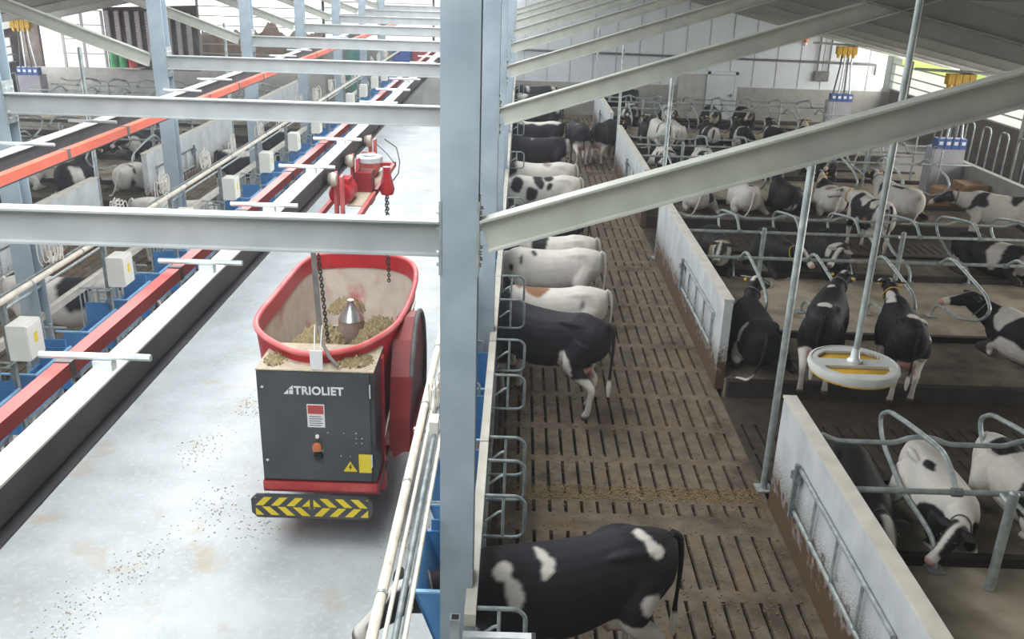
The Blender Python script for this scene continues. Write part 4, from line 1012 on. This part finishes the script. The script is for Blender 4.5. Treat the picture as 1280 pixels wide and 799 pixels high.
TORSO = [(-.90, .09, 1.32, 1.02), (-.85, .17, 1.37, .90), (-.74, .24, 1.40, .80), (-.58, .275, 1.425, .74), (-.42, .29, 1.43, .70), (-.28, .285, 1.40, .65),
         (-.08, .315, 1.375, .60), (.15, .335, 1.37, .57), (.36, .315, 1.38, .60), (.52, .27, 1.405, .65), (.66, .235, 1.42, .70), (.78, .19, 1.38, .78), (.88, .13, 1.30, .88)]
class Cow: pass
def cow_shape(pose, npitch, nyaw, hpitch, hyaw, voxel):
    """returns a mesh (no colour), plus marker points; local +x = forward"""
    mb = MB(); X, Y, Z = Vector((1, 0, 0)), Vector((0, 1, 0)), Vector((0, 0, 1)); lie = pose == 'lie'
    dz = -.60 if lie else 0
    rings = []
    for x, w, t, b in TORSO:
        if lie: w *= 1.10; b = max(b, .62)
        mid = b + (t-b)*.48
        rings.append(ering(Vector((x, (.04 if lie else 0), mid+dz)), Y, Z, w, t-mid, mid-b, 20, .88))
    mb.loft(rings)
    # hooks (hip bones) and withers
    for s in (-1, 1): mb.lathe([(.01, -.2), (.04, -.12), (.06, 0), (.04, .12), (.01, .2)], (-.44, s*.18, 1.335+dz), 12, 'x')
    # legs
    if not lie:
        for s in (-1, 1):
            st = .05*s
            limb(mb, [(.58, s*.13, 1.02, .15), (.60, s*.185, .78, .115), (.58+st, s*.18, .58, .078), (.60+st, s*.17, .40, .058), (.59+st, s*.165, .24, .038), (.585+st, s*.165, .12, .046), (.62+st, s*.165, .035, .056), (.63+st, s*.165, .005, .055)])
            st = -.07*s
            limb(mb, [(-.58, s*.12, 1.08, .20), (-.50, s*.20, .86, .165), (-.48+st*.5, s*.21, .70, .115), (-.62+st, s*.19, .55, .070), (-.70+st, s*.18, .46, .055), (-.68+st, s*.175, .30, .040), (-.655+st, s*.175, .13, .046), (-.615+st, s*.175, .035, .058), (-.605+st, s*.175, .005, .056)])
        mb.loft([ering(Vector((-.44+dx_, 0, .74)), Y, Z, a, .12, b, 14) for dx_, a, b in ((-.22, .05, .04), (-.16, .17, .15), (-.03, .215, .22), (.12, .19, .20), (.22, .11, .10), (.26, .03, .02))])
        for sx in (-.48, -.34):
            for s in (-1, 1): limb(mb, [(sx, s*.075, .60, .022), (sx, s*.08, .53, .014)], 8)
    else:
        for s in (-1, 1):
            limb(mb, [(.60, s*.15, .42, .14), (.62, s*.22, .22, .10), (.86, s*.20, .10, .065), (.90, s*.2, .07, .055), (.70, s*.25, .055, .042), (.60, s*.27, .05, .05)])
        limb(mb, [(-.50, -.14, .45, .20), (-.28, -.34, .26, .15), (-.30, -.46, .12, .08), (-.55, -.50, .09, .06), (-.35, -.56, .06, .042), (-.18, -.58, .055, .052), (-.12, -.58, .05, .05)])
        limb(mb, [(-.50, .18, .42, .20), (-.30, .32, .24, .14), (-.45, .34, .12, .08), (-.30, .36, .06, .045), (-.15, .36, .05, .05)])
    # neck and head
    nb = Vector((.74, 0, 1.16+dz)); cp, sp = math.cos(npitch), math.sin(npitch)
    d1 = Vector((math.cos(nyaw*.5)*math.cos(npitch*.8), math.sin(nyaw*.5)*math.cos(npitch*.8), math.sin(npitch*.8)))
    d2 = Vector((math.cos(nyaw)*cp, math.sin(nyaw)*cp, sp))
    p1 = nb + d1*.31; p2 = p1 + d2*.29
    rings = []
    for c, d, a, bu, bd in ((nb-d1*.20, d1, .21, .22, .34), (nb, d1, .19, .205, .31), (nb+d1*.17, d1, .145, .175, .25), (p1, (d1+d2).normalized(), .118, .15, .20), (p1+d2*.16, d2, .116, .145, .185), (p2, d2, .106, .12, .15)):
        d, s, u = frame(d); rings.append(ering(c, s, u, a, bu, bd, 16))
    mb.loft(rings)
    hd = Vector((math.cos(hyaw)*math.cos(hpitch), math.sin(hyaw)*math.cos(hpitch), math.sin(hpitch)))
    d, s, u = frame(hd); hs = p2 - hd*.05; rings = []
    for t, a, bu, bd, off in ((-.07, .05, .05, .05, .0), (-.03, .085, .09, .08, .0), (.04, .105, .105, .12, 0), (.14, .112, .10, .135, -.01), (.22, .098, .085, .125, -.015), (.32, .070, .072, .095, -.02), (.42, .066, .062, .075, -.025), (.49, .076, .06, .07, -.03), (.535, .066, .045, .055, -.035), (.555, .03, .02, .03, -.035)):
        rings.append(ering(hs+d*t+u*off, s, u, a, bu, bd, 16, .92))
    mb.loft(rings)
    me = mb.mesh('cow_body', M['coat'])
    o = bpy.data.objects.new('tmp', me); COL.objects.link(o)
    r = o.modifiers.new('r', 'REMESH'); r.mode = 'VOXEL'; r.voxel_size = voxel
    sm = o.modifiers.new('s', 'SMOOTH'); sm.factor = .55; sm.iterations = 5 if voxel < .03 else 3
    bpy.context.view_layer.update(); dg = bpy.context.evaluated_depsgraph_get()
    out = bpy.data.meshes.new_from_object(o.evaluated_get(dg)); bpy.data.objects.remove(o)
    for p in out.polygons: p.use_smooth = True
    c = Cow(); c.mesh = out; c.hs, c.hd, c.hside, c.hup = hs, d, s, u; c.dz = dz; c.lie = lie; c.nb = nb; c.p1 = p1; c.p2 = p2; c.d2 = d2
    return c
_shapes = {}
def get_shape(pose, npitch, nyaw, hpitch, hyaw, voxel):
    k = (pose, npitch, nyaw, hpitch, hyaw, voxel)
    if k not in _shapes: _shapes[k] = cow_shape(pose, *[math.radians(a) for a in (npitch, nyaw, hpitch, hyaw)], voxel)
    return _shapes[k]
BLACK = (.014, .014, .017); WHITE = (.60, .57, .52); BROWN = (.26, .13, .07); PINK = (.50, .27, .22); HOOF = (.06, .05, .04); DIRT = (.20, .155, .105)
def paint(c, me, seed, base, thr, patches, dirty=.3):
    att = me.attributes.new('coat', 'FLOAT_COLOR', 'POINT'); n = len(me.vertices); data = [0.0]*(4*n)
    sv = Vector((seed*3.7, seed*1.3, seed*2.1)); dz = c.dz
    for i, v in enumerate(me.vertices):
        p = v.co.copy(); q = Vector((p.x, p.y, p.z-dz))
        w = Vector((mnoise.noise(q*3.2+sv), mnoise.noise(q*3.2+sv+Vector((9, 0, 0))), mnoise.noise(q*3.2+sv+Vector((0, 9, 0)))))*.10 + Vector((mnoise.noise(q*13+sv), mnoise.noise(q*13+sv+Vector((5, 0, 0))), 0))*.022
        qq = q + w
        if thr is None: col = base
        else:
            nv = mnoise.noise(Vector((qq.x*1.9, qq.y*1.5, qq.z*1.6))+sv)
            col = BLACK if nv > thr else WHITE
        # belly and legs tend to be white
        if not c.lie:
            if q.z < .52 - .12*w.x*8 and base != WHITE: col = WHITE if q.z > .0 else col
            if q.z < .58 and abs(q.y) < .13 and q.x > -.3 and q.x < .5: col = WHITE
        for (px, py, pz, rx, ry, rz_, cc) in patches:
            if ((qq.x-px)/rx)**2 + ((qq.y-py)/ry)**2 + ((qq.z-pz)/rz_)**2 < 1: col = cc
        # head: black with a white blaze and pale muzzle
        h = p - c.hs; t = h.dot(c.hd); hsid = h.dot(c.hside); hu = h.dot(c.hup)
        if -.10 < t < .62 and abs(hsid) < .16 and abs(hu) < .2:
            blaze = .028+.02*math.sin(seed)+.015*w.x*10
            col = WHITE if (abs(hsid) < blaze and hu > .0) or .40 < t < .5 else (BLACK if thr is None or seed % 3 else col)
            if t > .50: col = PINK if seed % 2 else (.12, .09, .08)
        if not c.lie:
            if (q.x < -.16 and q.x > -.72 and abs(q.y) < .2 and q.z < .72 and q.z > .50 and abs(q.y) < .16): col = PINK
            if q.z < .07: col = HOOF
        # dried dirt on the legs and flank
        dn = mnoise.noise(q*5+sv*2)*.5+.5
        lim = (.75 if c.lie else .45)
        k = max(0, min(1, (lim-q.z)*3.0))*dn*dirty*2
        if c.lie: k = max(0, min(1, (.95-q.z)*2.2))*dn*dirty*1.6
        k = min(.85, k)
        data[4*i:4*i+4] = [col[0]*(1-k)+DIRT[0]*k, col[1]*(1-k)+DIRT[1]*k, col[2]*(1-k)+DIRT[2]*k, 1]
    # soften the patch borders a little over neighbouring vertices
    acc = list(data); cntv = [1]*n
    for e in me.edges:
        a, b = e.vertices
        for j in range(3): acc[4*a+j] += data[4*b+j]; acc[4*b+j] += data[4*a+j]
        cntv[a] += 1; cntv[b] += 1
    for i in range(n):
        for j in range(3): data[4*i+j] = acc[4*i+j]/cntv[i]
    att.data.foreach_set('color', data)
def ear_mesh(s):
    mb = MB(); rings = []
    for t, w, h in ((0, .02, .016), (.05, .05, .018), (.11, .062, .016), (.17, .045, .012), (.215, .008, .005)):
        rings.append(ering(Vector((-.01*t, s*t, -.01-t*.12)), Vector((1, 0, 0)), Vector((0, 0, 1)), w, h, h, 10))
    return mb.loft(rings).mesh('ear', M['coat'], True)
EARS = {}
def cow(x, y, z, heading, label, group, pose='stand', neck=(10, 0, -35, 0), seed=1, base=BLACK, thr=None, patches=(), near=1, dirty=.3, scale=1.0, collar=True, tag_ear=True, tail=True):
    vox = {0: .017, 1: .026, 2: .036, 3: .05}[near]
    c = get_shape(pose, *neck, vox)
    r = thing('dairy_cow', label, 'cow', (x, y, z), math.radians(heading), group); r.scale = (scale,)*3
    me = c.mesh.copy(); paint(c, me, seed, base, thr, patches, dirty)
    me.materials.clear(); me.materials.append(M['coat'])
    obj('cow_body', me, None, r)
    def coatcol(m_, col):
        a = m_.attributes.new('coat', 'FLOAT_COLOR', 'POINT'); a.data.foreach_set('color', [k_ for _ in m_.vertices for k_ in (*col, 1)]); return m_
    R4 = Matrix((( c.hd.x, -c.hside.x, c.hup.x), (c.hd.y, -c.hside.y, c.hup.y), (c.hd.z, -c.hside.z, c.hup.z)))
    for s in (-1, 1):
        e = obj('ear', coatcol(ear_mesh(s), BLACK if seed % 4 else (.35, .3, .27)), None, r)
        e.location = c.hs + c.hd*.01 - c.hside*s*.075 + c.hup*.055; e.rotation_euler = R4.to_euler()
        if tag_ear and near < 3:
            t = obj('ear_tag', MB().box(-.028, -.020, s*.10-.025, s*.10+.025, -.085, -.025), M['tagyellow'], e)
    if near < 3:
        for s in (-1, 1):
            ey = obj('eye', MB().lathe([(.001, -.018), (.014, -.012), (.02, 0), (.014, .012), (.001, .018)], (0, 0, 0), 10), M['eye'], r, smooth=True); ey.location = c.hs+c.hd*.16-c.hside*s*.098+c.hup*.025
    if collar:
        d, s_, u = frame(c.d2); mid = c.p1 + c.d2*.06; pts = [mid + s_*(.130*math.cos(a)) + u*(.182*math.sin(a)-.026) for a in [2*PI*i/20 for i in range(20)]]
        obj('collar', MB().tube(pts, .012, 6, closed=True), M['tagyellow'] if seed % 3 == 0 else M['rubber'], r, smooth=True)
    if tail:
        dz = c.dz
        if pose == 'stand': P = [(-.86, 0, 1.37, .035), (-.94, .0, 1.30, .03), (-.965, .01, 1.05, .022), (-.955, .02, .80, .016), (-.95, .02, .66, .02), (-.95, .03, .50, .038), (-.95, .03, .36, .018)]
        else: P = [(-.86, .02, .74, .035), (-.95, .04, .62, .03), (-1.0, .10, .34, .022), (-.98, .22, .10, .018), (-.90, .32, .05, .03), (-.84, .38, .04, .02)]
        mb = MB(); limb(mb, P, 8); tm = mb.mesh('tail', M['coat'], True)
        a = tm.attributes.new('coat', 'FLOAT_COLOR', 'POINT'); dd = []
        for v in tm.vertices:
            low = v.co.z < .62 if pose == 'stand' else v.co.z < .15
            cc = WHITE if low or base == WHITE else BLACK
            dd += [cc[0], cc[1], cc[2], 1]
        a.data.foreach_set('color', dd); obj('tail', tm, None, r)
    return r
GF = 'cows feeding along the column row'
EAT = (-4, 0, -48, 0); W_ = WHITE; B_ = BLACK
# near to far along the feed fence, heads through the fence towards the bins
cow(.56, 6.5, 0, 195, 'large black cow with small white shoulder and rump spots, nearest the viewer', GF, 'stand', (-4, 0, -40, 0), 2, B_, None,
    [(.58, .18, 1.30, .08, .12, .09, W_), (.50, .28, 1.17, .075, .12, .11, W_), (.27, .10, 1.38, .05, .16, .14, W_), (-.60, .0, 1.45, .07, .16, .12, W_), (-.64, .14, 1.36, .075, .07, .10, W_), (-.60, .32, .97, .07, .2, .07, W_), (-.5, .22, .66, .34, .3, .16, W_), (-.80, .22, .55, .2, .3, .28, W_), (.25, .2, .60, .2, .3, .07, W_)], 0, .12, 1.10)
cow(.55, 12.3, 0, 150, 'black cow with white hind legs standing at an angle behind the feed fence, second nearest', GF, 'stand', (-10, 25, -55, 40), 5, B_, None,
    [(-.42, .28, .80, .12, .2, .22, W_), (-.62, .25, .30, .3, .3, .30, W_), (-.36, .3, .68, .12, .2, .16, W_), (-.6, -.2, .30, .3, .2, .34, W_)], 0, .2, 1.08)
cow(.66, 13.7, 0, 180, 'white cow with rusty brown back patch, right behind the angled black cow', GF, 'stand', EAT, 8, W_, None,
    [(.30, 0, 1.40, .26, .22, .16, BROWN), (.60, .05, 1.42, .07, .07, .1, BROWN), (-.45, .22, 1.2, .05, .1, .08, (.2, .19, .18)), (.8, .1, 1.2, .12, .3, .2, B_)], 1, .2, .98)
cow(.72, 15.78, 0, 180, 'almost all-white cow with three small black flank marks at the feed fence', GF, 'stand', (-4, -22, -48, -22), 4, W_, None,
    [(.36, .16, 1.36, .035, .10, .10, B_), (.55, .22, 1.26, .04, .12, .07, B_), (.15, .15, 1.38, .03, .06, .06, B_), (.82, .1, 1.1, .07, .3, .10, B_)], 1, .15, 1.0)
cow(.72, 16.75, 0, 181, 'white cow with one grey-black band behind the shoulder at the feed fence', GF, 'stand', EAT, 7, W_, None,
    [(.25, .05, 1.25, .15, .5, .32, B_), (-.86, .1, 1.05, .12, .3, .2, B_), (.85, .1, 1.2, .15, .3, .2, B_)], 1, .2, .98)
cow(.64, 19.0, 0, 178, 'black cow with pale shoulder half hidden behind the nearest sloping beam', GF, 'stand', EAT, 11, B_, None, [(.4, 0, 1.3, .12, .25, .1, W_)], 1)
cow(.70, 22.1, 0, 182, 'white cow with large black splashes on back and shoulder at the feed fence', GF, 'stand', EAT, 13, W_, None,
    [(.18, .1, 1.30, .14, .22, .26, B_), (-.06, .1, 1.38, .10, .15, .10, B_), (.36, .25, 1.0, .14, .2, .16, B_), (.72, .1, 1.2, .16, .3, .2, B_), (-.1, .22, 1.15, .09, .1, .13, B_)], 1, .2)
cow(.66, 23.8, 0, 180, 'plain off-white cow with faint marks just behind the splashed white cow', GF, 'stand', EAT, 14, W_, None, [(-.1, .1, 1.38, .08, .1, .08, (.25, .22, .2)), (.8, .1, 1.2, .12, .3, .2, B_)], 2)
cow(.70, 27.8, 0, 180, 'black cow with a tiny white fleck and white tail end at the feed fence', GF, 'stand', EAT, 17, B_, None, [(.25, .1, 1.36, .03, .08, .08, W_), (-.88, .1, 1.15, .10, .2, .25, W_)], 2)
cow(.66, 30.9, 0, 180, 'cow with creamy white back above dark flank, midway down the feed fence', GF, 'stand', EAT, 19, B_, None, [(0, 0, 1.5, 1.0, .4, .22, W_)], 2)
cow(.72, 34.9, 0, 180, 'dark cow with white rump at the far part of the feed fence', GF, 'stand', EAT, 20, B_, None, [(-.72, 0, 1.35, .16, .3, .22, W_)], 2)
cow(.62, 38.4, 0, 180, 'small pale-shouldered black cow second last at the feed fence', GF, 'stand', EAT, 23, B_, None, [(.5, 0, 1.3, .2, .3, .2, W_)], 3)
cow(.72, 41.2, 0, 180, 'farthest feeding cow, black with white shoulder stripe by the white wall', GF, 'stand', EAT, 25, B_, None, [(.35, 0, 1.3, .10, .4, .3, W_), (-.8, 0, 1.3, .12, .3, .2, W_)], 3)
GA = 'cows standing in the alleys'
cow(2.05, 31.0, 0, 100, 'black cow with white hind legs seen from behind in the slatted alley', GA, 'stand', (-5, -20, -40, -25), 29, B_, None, [(-.6, 0, .55, .5, .4, .42, W_), (-.2, .1, 1.42, .08, .12, .1, W_)], 2)
cow(2.95, 31.3, 0, 65, 'black cow with white udder beside the partition end in the slatted alley', GA, 'stand', (5, -20, -30, -25), 31, B_, None, [(-.75, .12, 1.0, .12, .1, .3, W_), (-.6, 0, .5, .5, .4, .3, W_)], 2)
cow(4.35, 40.9, 0, 190, 'black cow with white shoulder standing before the far white wall', GA, 'stand', (15, 0, -30, 0), 33, B_, None, [(.45, 0, 1.1, .10, .4, .3, W_)], 2)
cow(5.0, 31.8, 0, 100, 'black and white cow standing at the far cross alley beyond the third partition', GA, 'stand', (20, 10, -20, 10), 34, B_, .02, [], 2)
cow(8.45, 20.9, 0, 95, 'cow with brown and white legs standing in the second cross alley', GA, 'stand', (10, 20, -25, 25), 36, B_, .05, [(-.75, 0, 1.1, .2, .3, .4, W_), (-.3, 0, .9, .2, .4, .2, BROWN)], 1)
cow(12.0, 21.6, 0, 150, 'grey-speckled white cow facing left at the right end of the second cross alley', GA, 'stand', (5, 0, -30, 0), 37, W_, .28, [], 1)
cow(11.2, 31.9, 0, 185, 'whitish cow standing in the far cross alley left of the station', GA, 'stand', (15, 0, -30, 0), 38, W_, .3, [], 2)
# second row, rears to the cross alley
GB = 'cows in the second cubicle row'
cow(4.02, 13.75, .2, 86, 'black cow with a white hip band lying beside the end of the second partition', GB, 'lie', (38, -25, -15, -45), 40, B_, None, [(-.48, .1, 1.20, .12, .36, .12, W_), (-.42, -.3, 1.0, .12, .2, .14, W_), (-.5, .3, .95, .1, .2, .2, W_)], 0, .3, 1.06)
cow(4.95, 13.25, .12, 66, 'standing black cow with small white hip spot, right of the lying one', GB, 'stand', (24, -12, -15, -15), 41, B_, None, [(-.42, .0, 1.40, .11, .14, .12, W_), (.56, .1, 1.45, .06, .1, .08, W_), (-.62, .2, .38, .3, .3, .34, W_), (-.62, -.2, .30, .3, .3, .34, W_)], 0, .25, 1.0)
cow(6.12, 13.12, .08, 80, 'standing black cow with white saddle and neck streak behind the hanging disc', GB, 'stand', (30, 5, -10, 5), 42, B_, None, [(-.36, -.16, 1.34, .20, .22, .22, W_), (-.48, -.26, 1.15, .12, .15, .22, W_), (.62, .10, 1.36, .22, .08, .24, W_), (.85, .12, 1.45, .2, .09, .3, W_), (-.62, .2, .38, .35, .3, .34, W_), (-.62, -.2, .40, .3, .3, .38, W_)], 0, .2, .94)
cow(8.75, 13.75, .2, 118, 'lying cow with black head and white neck band at the right picture edge', GB, 'lie', (30, 35, -8, 62), 43, B_, None, [(.55, 0, 1.3, .20, .5, .35, W_), (-.3, .3, .9, .4, .4, .4, W_), (-.25, .0, 1.4, .16, .16, .1, W_), (.2, .35, .75, .5, .3, .25, W_)], 0, .3, 1.05)
# nearest row, heads towards the viewer
GN = 'cows in the nearest cubicle row'
cow(4.05, 9.1, .2, -95, 'all-black cow lying in the shade right behind the nearest partition', GN, 'lie', (18, 0, -25, 0), 46, B_, None, [], 1, .1, .88)
cow(5.0, 9.12, .2, -92, 'white cow with black flank lying between the nearest tube dividers', GN, 'lie', (6, -38, -38, -62), 47, W_, None, [(.62, -.05, .92, .42, .5, .30, B_), (-.10, -.1, 1.38, .14, .10, .08, B_), (-.35, -.3, .8, .2, .2, .2, B_)], 0, .15, .88)
cow(6.1, 9.35, .2, -84, 'white cow with black neck lying at the right edge of the nearest row', GN, 'lie', (16, 0, -25, 0), 48, W_, None, [(.55, .1, 1.1, .30, .5, .5, B_), (-.4, 0, 1.4, .2, .25, .1, B_)], 0, .15, .88)
# third row, heads towards the viewer
GC = 'cows in the third cubicle row'
cow(4.35, 18.9, .2, -92, 'cow with tan and white face lying in the third row beside the partition', GC, 'lie', (30, -15, -25, -20), 50, B_, None, [(1.0, 0, 1.3, .4, .3, .5, W_), (.7, 0, 1.25, .1, .25, .3, (.38, .30, .20))], 1, .5, .95)
cow(5.65, 18.9, .2, -86, 'mostly black cow lying second from the partition in the third row', GC, 'lie', (24, 20, -25, 20), 51, B_, None, [(.4, .3, 1.0, .14, .2, .2, W_)], 1, .2, .95)
cow(6.9, 18.9, .2, -95, 'black cow with white neck patch lying behind the hanging rod in the third row', GC, 'lie', (24, -20, -25, -40), 52, B_, None, [(.62, -.1, 1.25, .16, .25, .25, W_)], 1, .2, .95)
cow(10.4, 18.9, .2, -60, 'black cow with white shoulder lying at the right edge of the third row', GC, 'lie', (14, 0, -25, 0), 54, B_, None, [(.25, 0, 1.2, .16, .5, .5, W_), (.9, 0, 1.0, .2, .3, .3, (.35, .32, .3))], 1, .3, 1.0)
# fourth row
GD = 'cows in the fourth cubicle row'
cow(4.95, 24.0, .2, 84, 'lying cow with yellowish white hip and black spot, first from the partition, fourth row', GD, 'lie', (34, 20, -10, 20), 60, W_, None, [(-.55, -.2, 1.2, .25, .2, .3, B_), (.2, 0, 1.35, .3, .3, .14, B_), (.8, 0, 1.2, .3, .3, .3, B_)], 1, .6, 1.0)
cow(6.2, 24.0, .2, 92, 'lying white cow with a chain of black spots, second from the partition, fourth row', GD, 'lie', (34, -20, -10, -30), 61, W_, None, [(-.5, .02, 1.3, .10, .10, .2, B_), (-.68, -.1, 1.1, .1, .12, .14, B_), (.15, 0, 1.38, .2, .3, .12, B_), (.8, 0, 1.2, .3, .3, .3, B_)], 1, .35, 1.0)
cow(7.35, 24.1, .2, 90, 'black cow with small white triangle on the rump, third from the partition, fourth row', GD, 'lie', (34, 0, -10, 0), 62, B_, None, [(-.75, .1, 1.0, .12, .12, .22, W_)], 1, .2, 1.0)
cow(8.55, 24.0, .2, 86, 'lying cow with brownish dirty white rump, fourth from the partition, fourth row', GD, 'lie', (34, 10, -10, 10), 63, W_, None, [(-.3, .1, 1.35, .2, .25, .1, (.30, .18, .13)), (-.6, -.2, 1.0, .1, .14, .18, B_), (.5, 0, 1.3, .4, .4, .2, B_)], 1, .7, 1.0)
cow(10.35, 23.9, .2, 100, 'big lying cow, white with long black streaks, near the rusty crate', GD, 'lie', (30, 0, -15, 0), 64, W_, None, [(-.2, .12, 1.35, .34, .12, .16, B_), (-.45, -.2, 1.2, .26, .1, .14, B_), (-.5, -.36, .85, .3, .2, .2, B_), (.4, .2, 1.2, .12, .16, .3, B_)], 1, .35, 1.1)
# farther rows
GE = 'cows in the far cubicle rows'
far = [(4.9, 33.9, 90, 'lying', 'black cow lying first in the sixth row beyond the tall post', B_, -.22), (5.95, 34.0, 90, '', 'pale cow with one black spot in the sixth row', W_, .18), (7.2, 34.0, 88, '', 'dark cow with white face in the sixth row', B_, -.2),
       (8.4, 34.0, 92, '', 'black cow with white forehead lying mid sixth row', B_, -.25), (9.7, 34.1, 90, '', 'black cow right of the door in the sixth row', B_, -.28), (11.0, 34.0, 88, '', 'spotted cow near the far station in the sixth row', B_, -.05),
       (4.75, 29.0, -90, '', 'spotted cow lying first in the fifth row beside the partition', B_, -.05), (6.0, 28.9, -92, '', 'white and black cow lying second in the fifth row', W_, .02), (7.3, 29.0, -88, '', 'black cow lying third in the fifth row', B_, -.3), (9.8, 28.9, -90, '', 'black cow with white neck lying right of the hanging rod in the fifth row', B_, -.2),
       (4.8, 38.9, -90, '', 'dark cow lying in the last row before the white wall', B_, -.25), (6.4, 38.9, -90, '', 'mottled cow lying second in the last row', B_, -.05), (8.2, 38.9, -90, '', 'black cow lying below the far door', B_, -.3), (9.6, 38.9, -88, '', 'dark cow lying right of the far door', B_, -.25)]
for i, (x, y, h, _, lab, b_, th) in enumerate(far):
    cow(x, y, .2, h, lab, GE, 'lie', (34, 0, -10, 0) if h > 0 else (24, -20, -25, -40), 70+i, b_, th, [], 2, .35, 1.0, collar=True)
# left pens
GL = 'cows in the left pens'
L_ = [(-10.45, 24.2, .2, 88, 'lie', 'lying white cow with black hip spots just left of the near left partition end', W_, [(-.5, 0, 1.2, .16, .3, .2, B_), (-.62, -.2, .95, .12, .1, .2, B_), (.5, 0, 1.3, .4, .4, .3, B_)]),
      (-12.0, 24.1, .2, 92, 'lie', 'lying black and white cow far left under the orange rail', B_, [(-.5, -.1, 1.1, .3, .3, .3, W_)]),
      (-13.5, 24.2, .2, 90, 'lie', 'lying white cow with dark patches at the left picture edge', W_, [(-.1, 0, 1.4, .25, .3, .14, B_), (-.6, .1, 1.0, .12, .2, .2, B_)]),
      (-7.3, 18.6, 0, 0, 'stand', 'white cow with grey spot feeding at the left fence above the nearest tie beam', W_, [(.1, .0, 1.38, .12, .12, .1, B_)]),
      (-7.25, 24.2, 0, 4, 'stand', 'white-backed black cow at the left fence beside the second left column', B_, [(-.2, 0, 1.4, .5, .3, .14, W_)]),
      (-7.2, 13.4, 0, 2, 'stand', 'white-backed cow at the left fence behind the near electrical boxes', W_, [(.3, 0, 1.2, .3, .5, .3, B_)]),
      (-7.3, 28.0, 0, 0, 'stand', 'black cow at the left fence behind the cream pipe', B_, [(.0, 0, 1.4, .1, .3, .1, W_)]),
      (-10.7, 28.9, .2, -90, 'lie', 'dark cow lying behind the left partition below the second tie beam', B_, [(.5, 0, 1.1, .2, .4, .3, W_)]),
      (-12.1, 28.9, .2, -88, 'lie', 'black cow with pale face lying in the left pens beyond the sand', B_, [(1.0, 0, 1.2, .3, .3, .3, W_)]),
      (-13.6, 28.9, .2, -92, 'lie', 'black cow lying at the far left behind the orange rail', B_, []),
      (-10.7, 38.9, .2, -92, 'lie', 'small dark cow lying near the far left wall', B_, [(.2, 0, 1.4, .2, .2, .2, W_)]),
      (-13.8, 38.9, .2, -92, 'lie', 'dark cow lying below the drums of the far left wall', B_, [])]
for i, (x, y, z, h, ps, lab, b_, pt) in enumerate(L_):
    cow(x, y, z, h, lab, GL, ps, ((34, 0, -10, 0) if h > 45 else (24, -20, -25, -40)) if ps == 'lie' else EAT, 90+i, b_, None, pt, 2, .25)
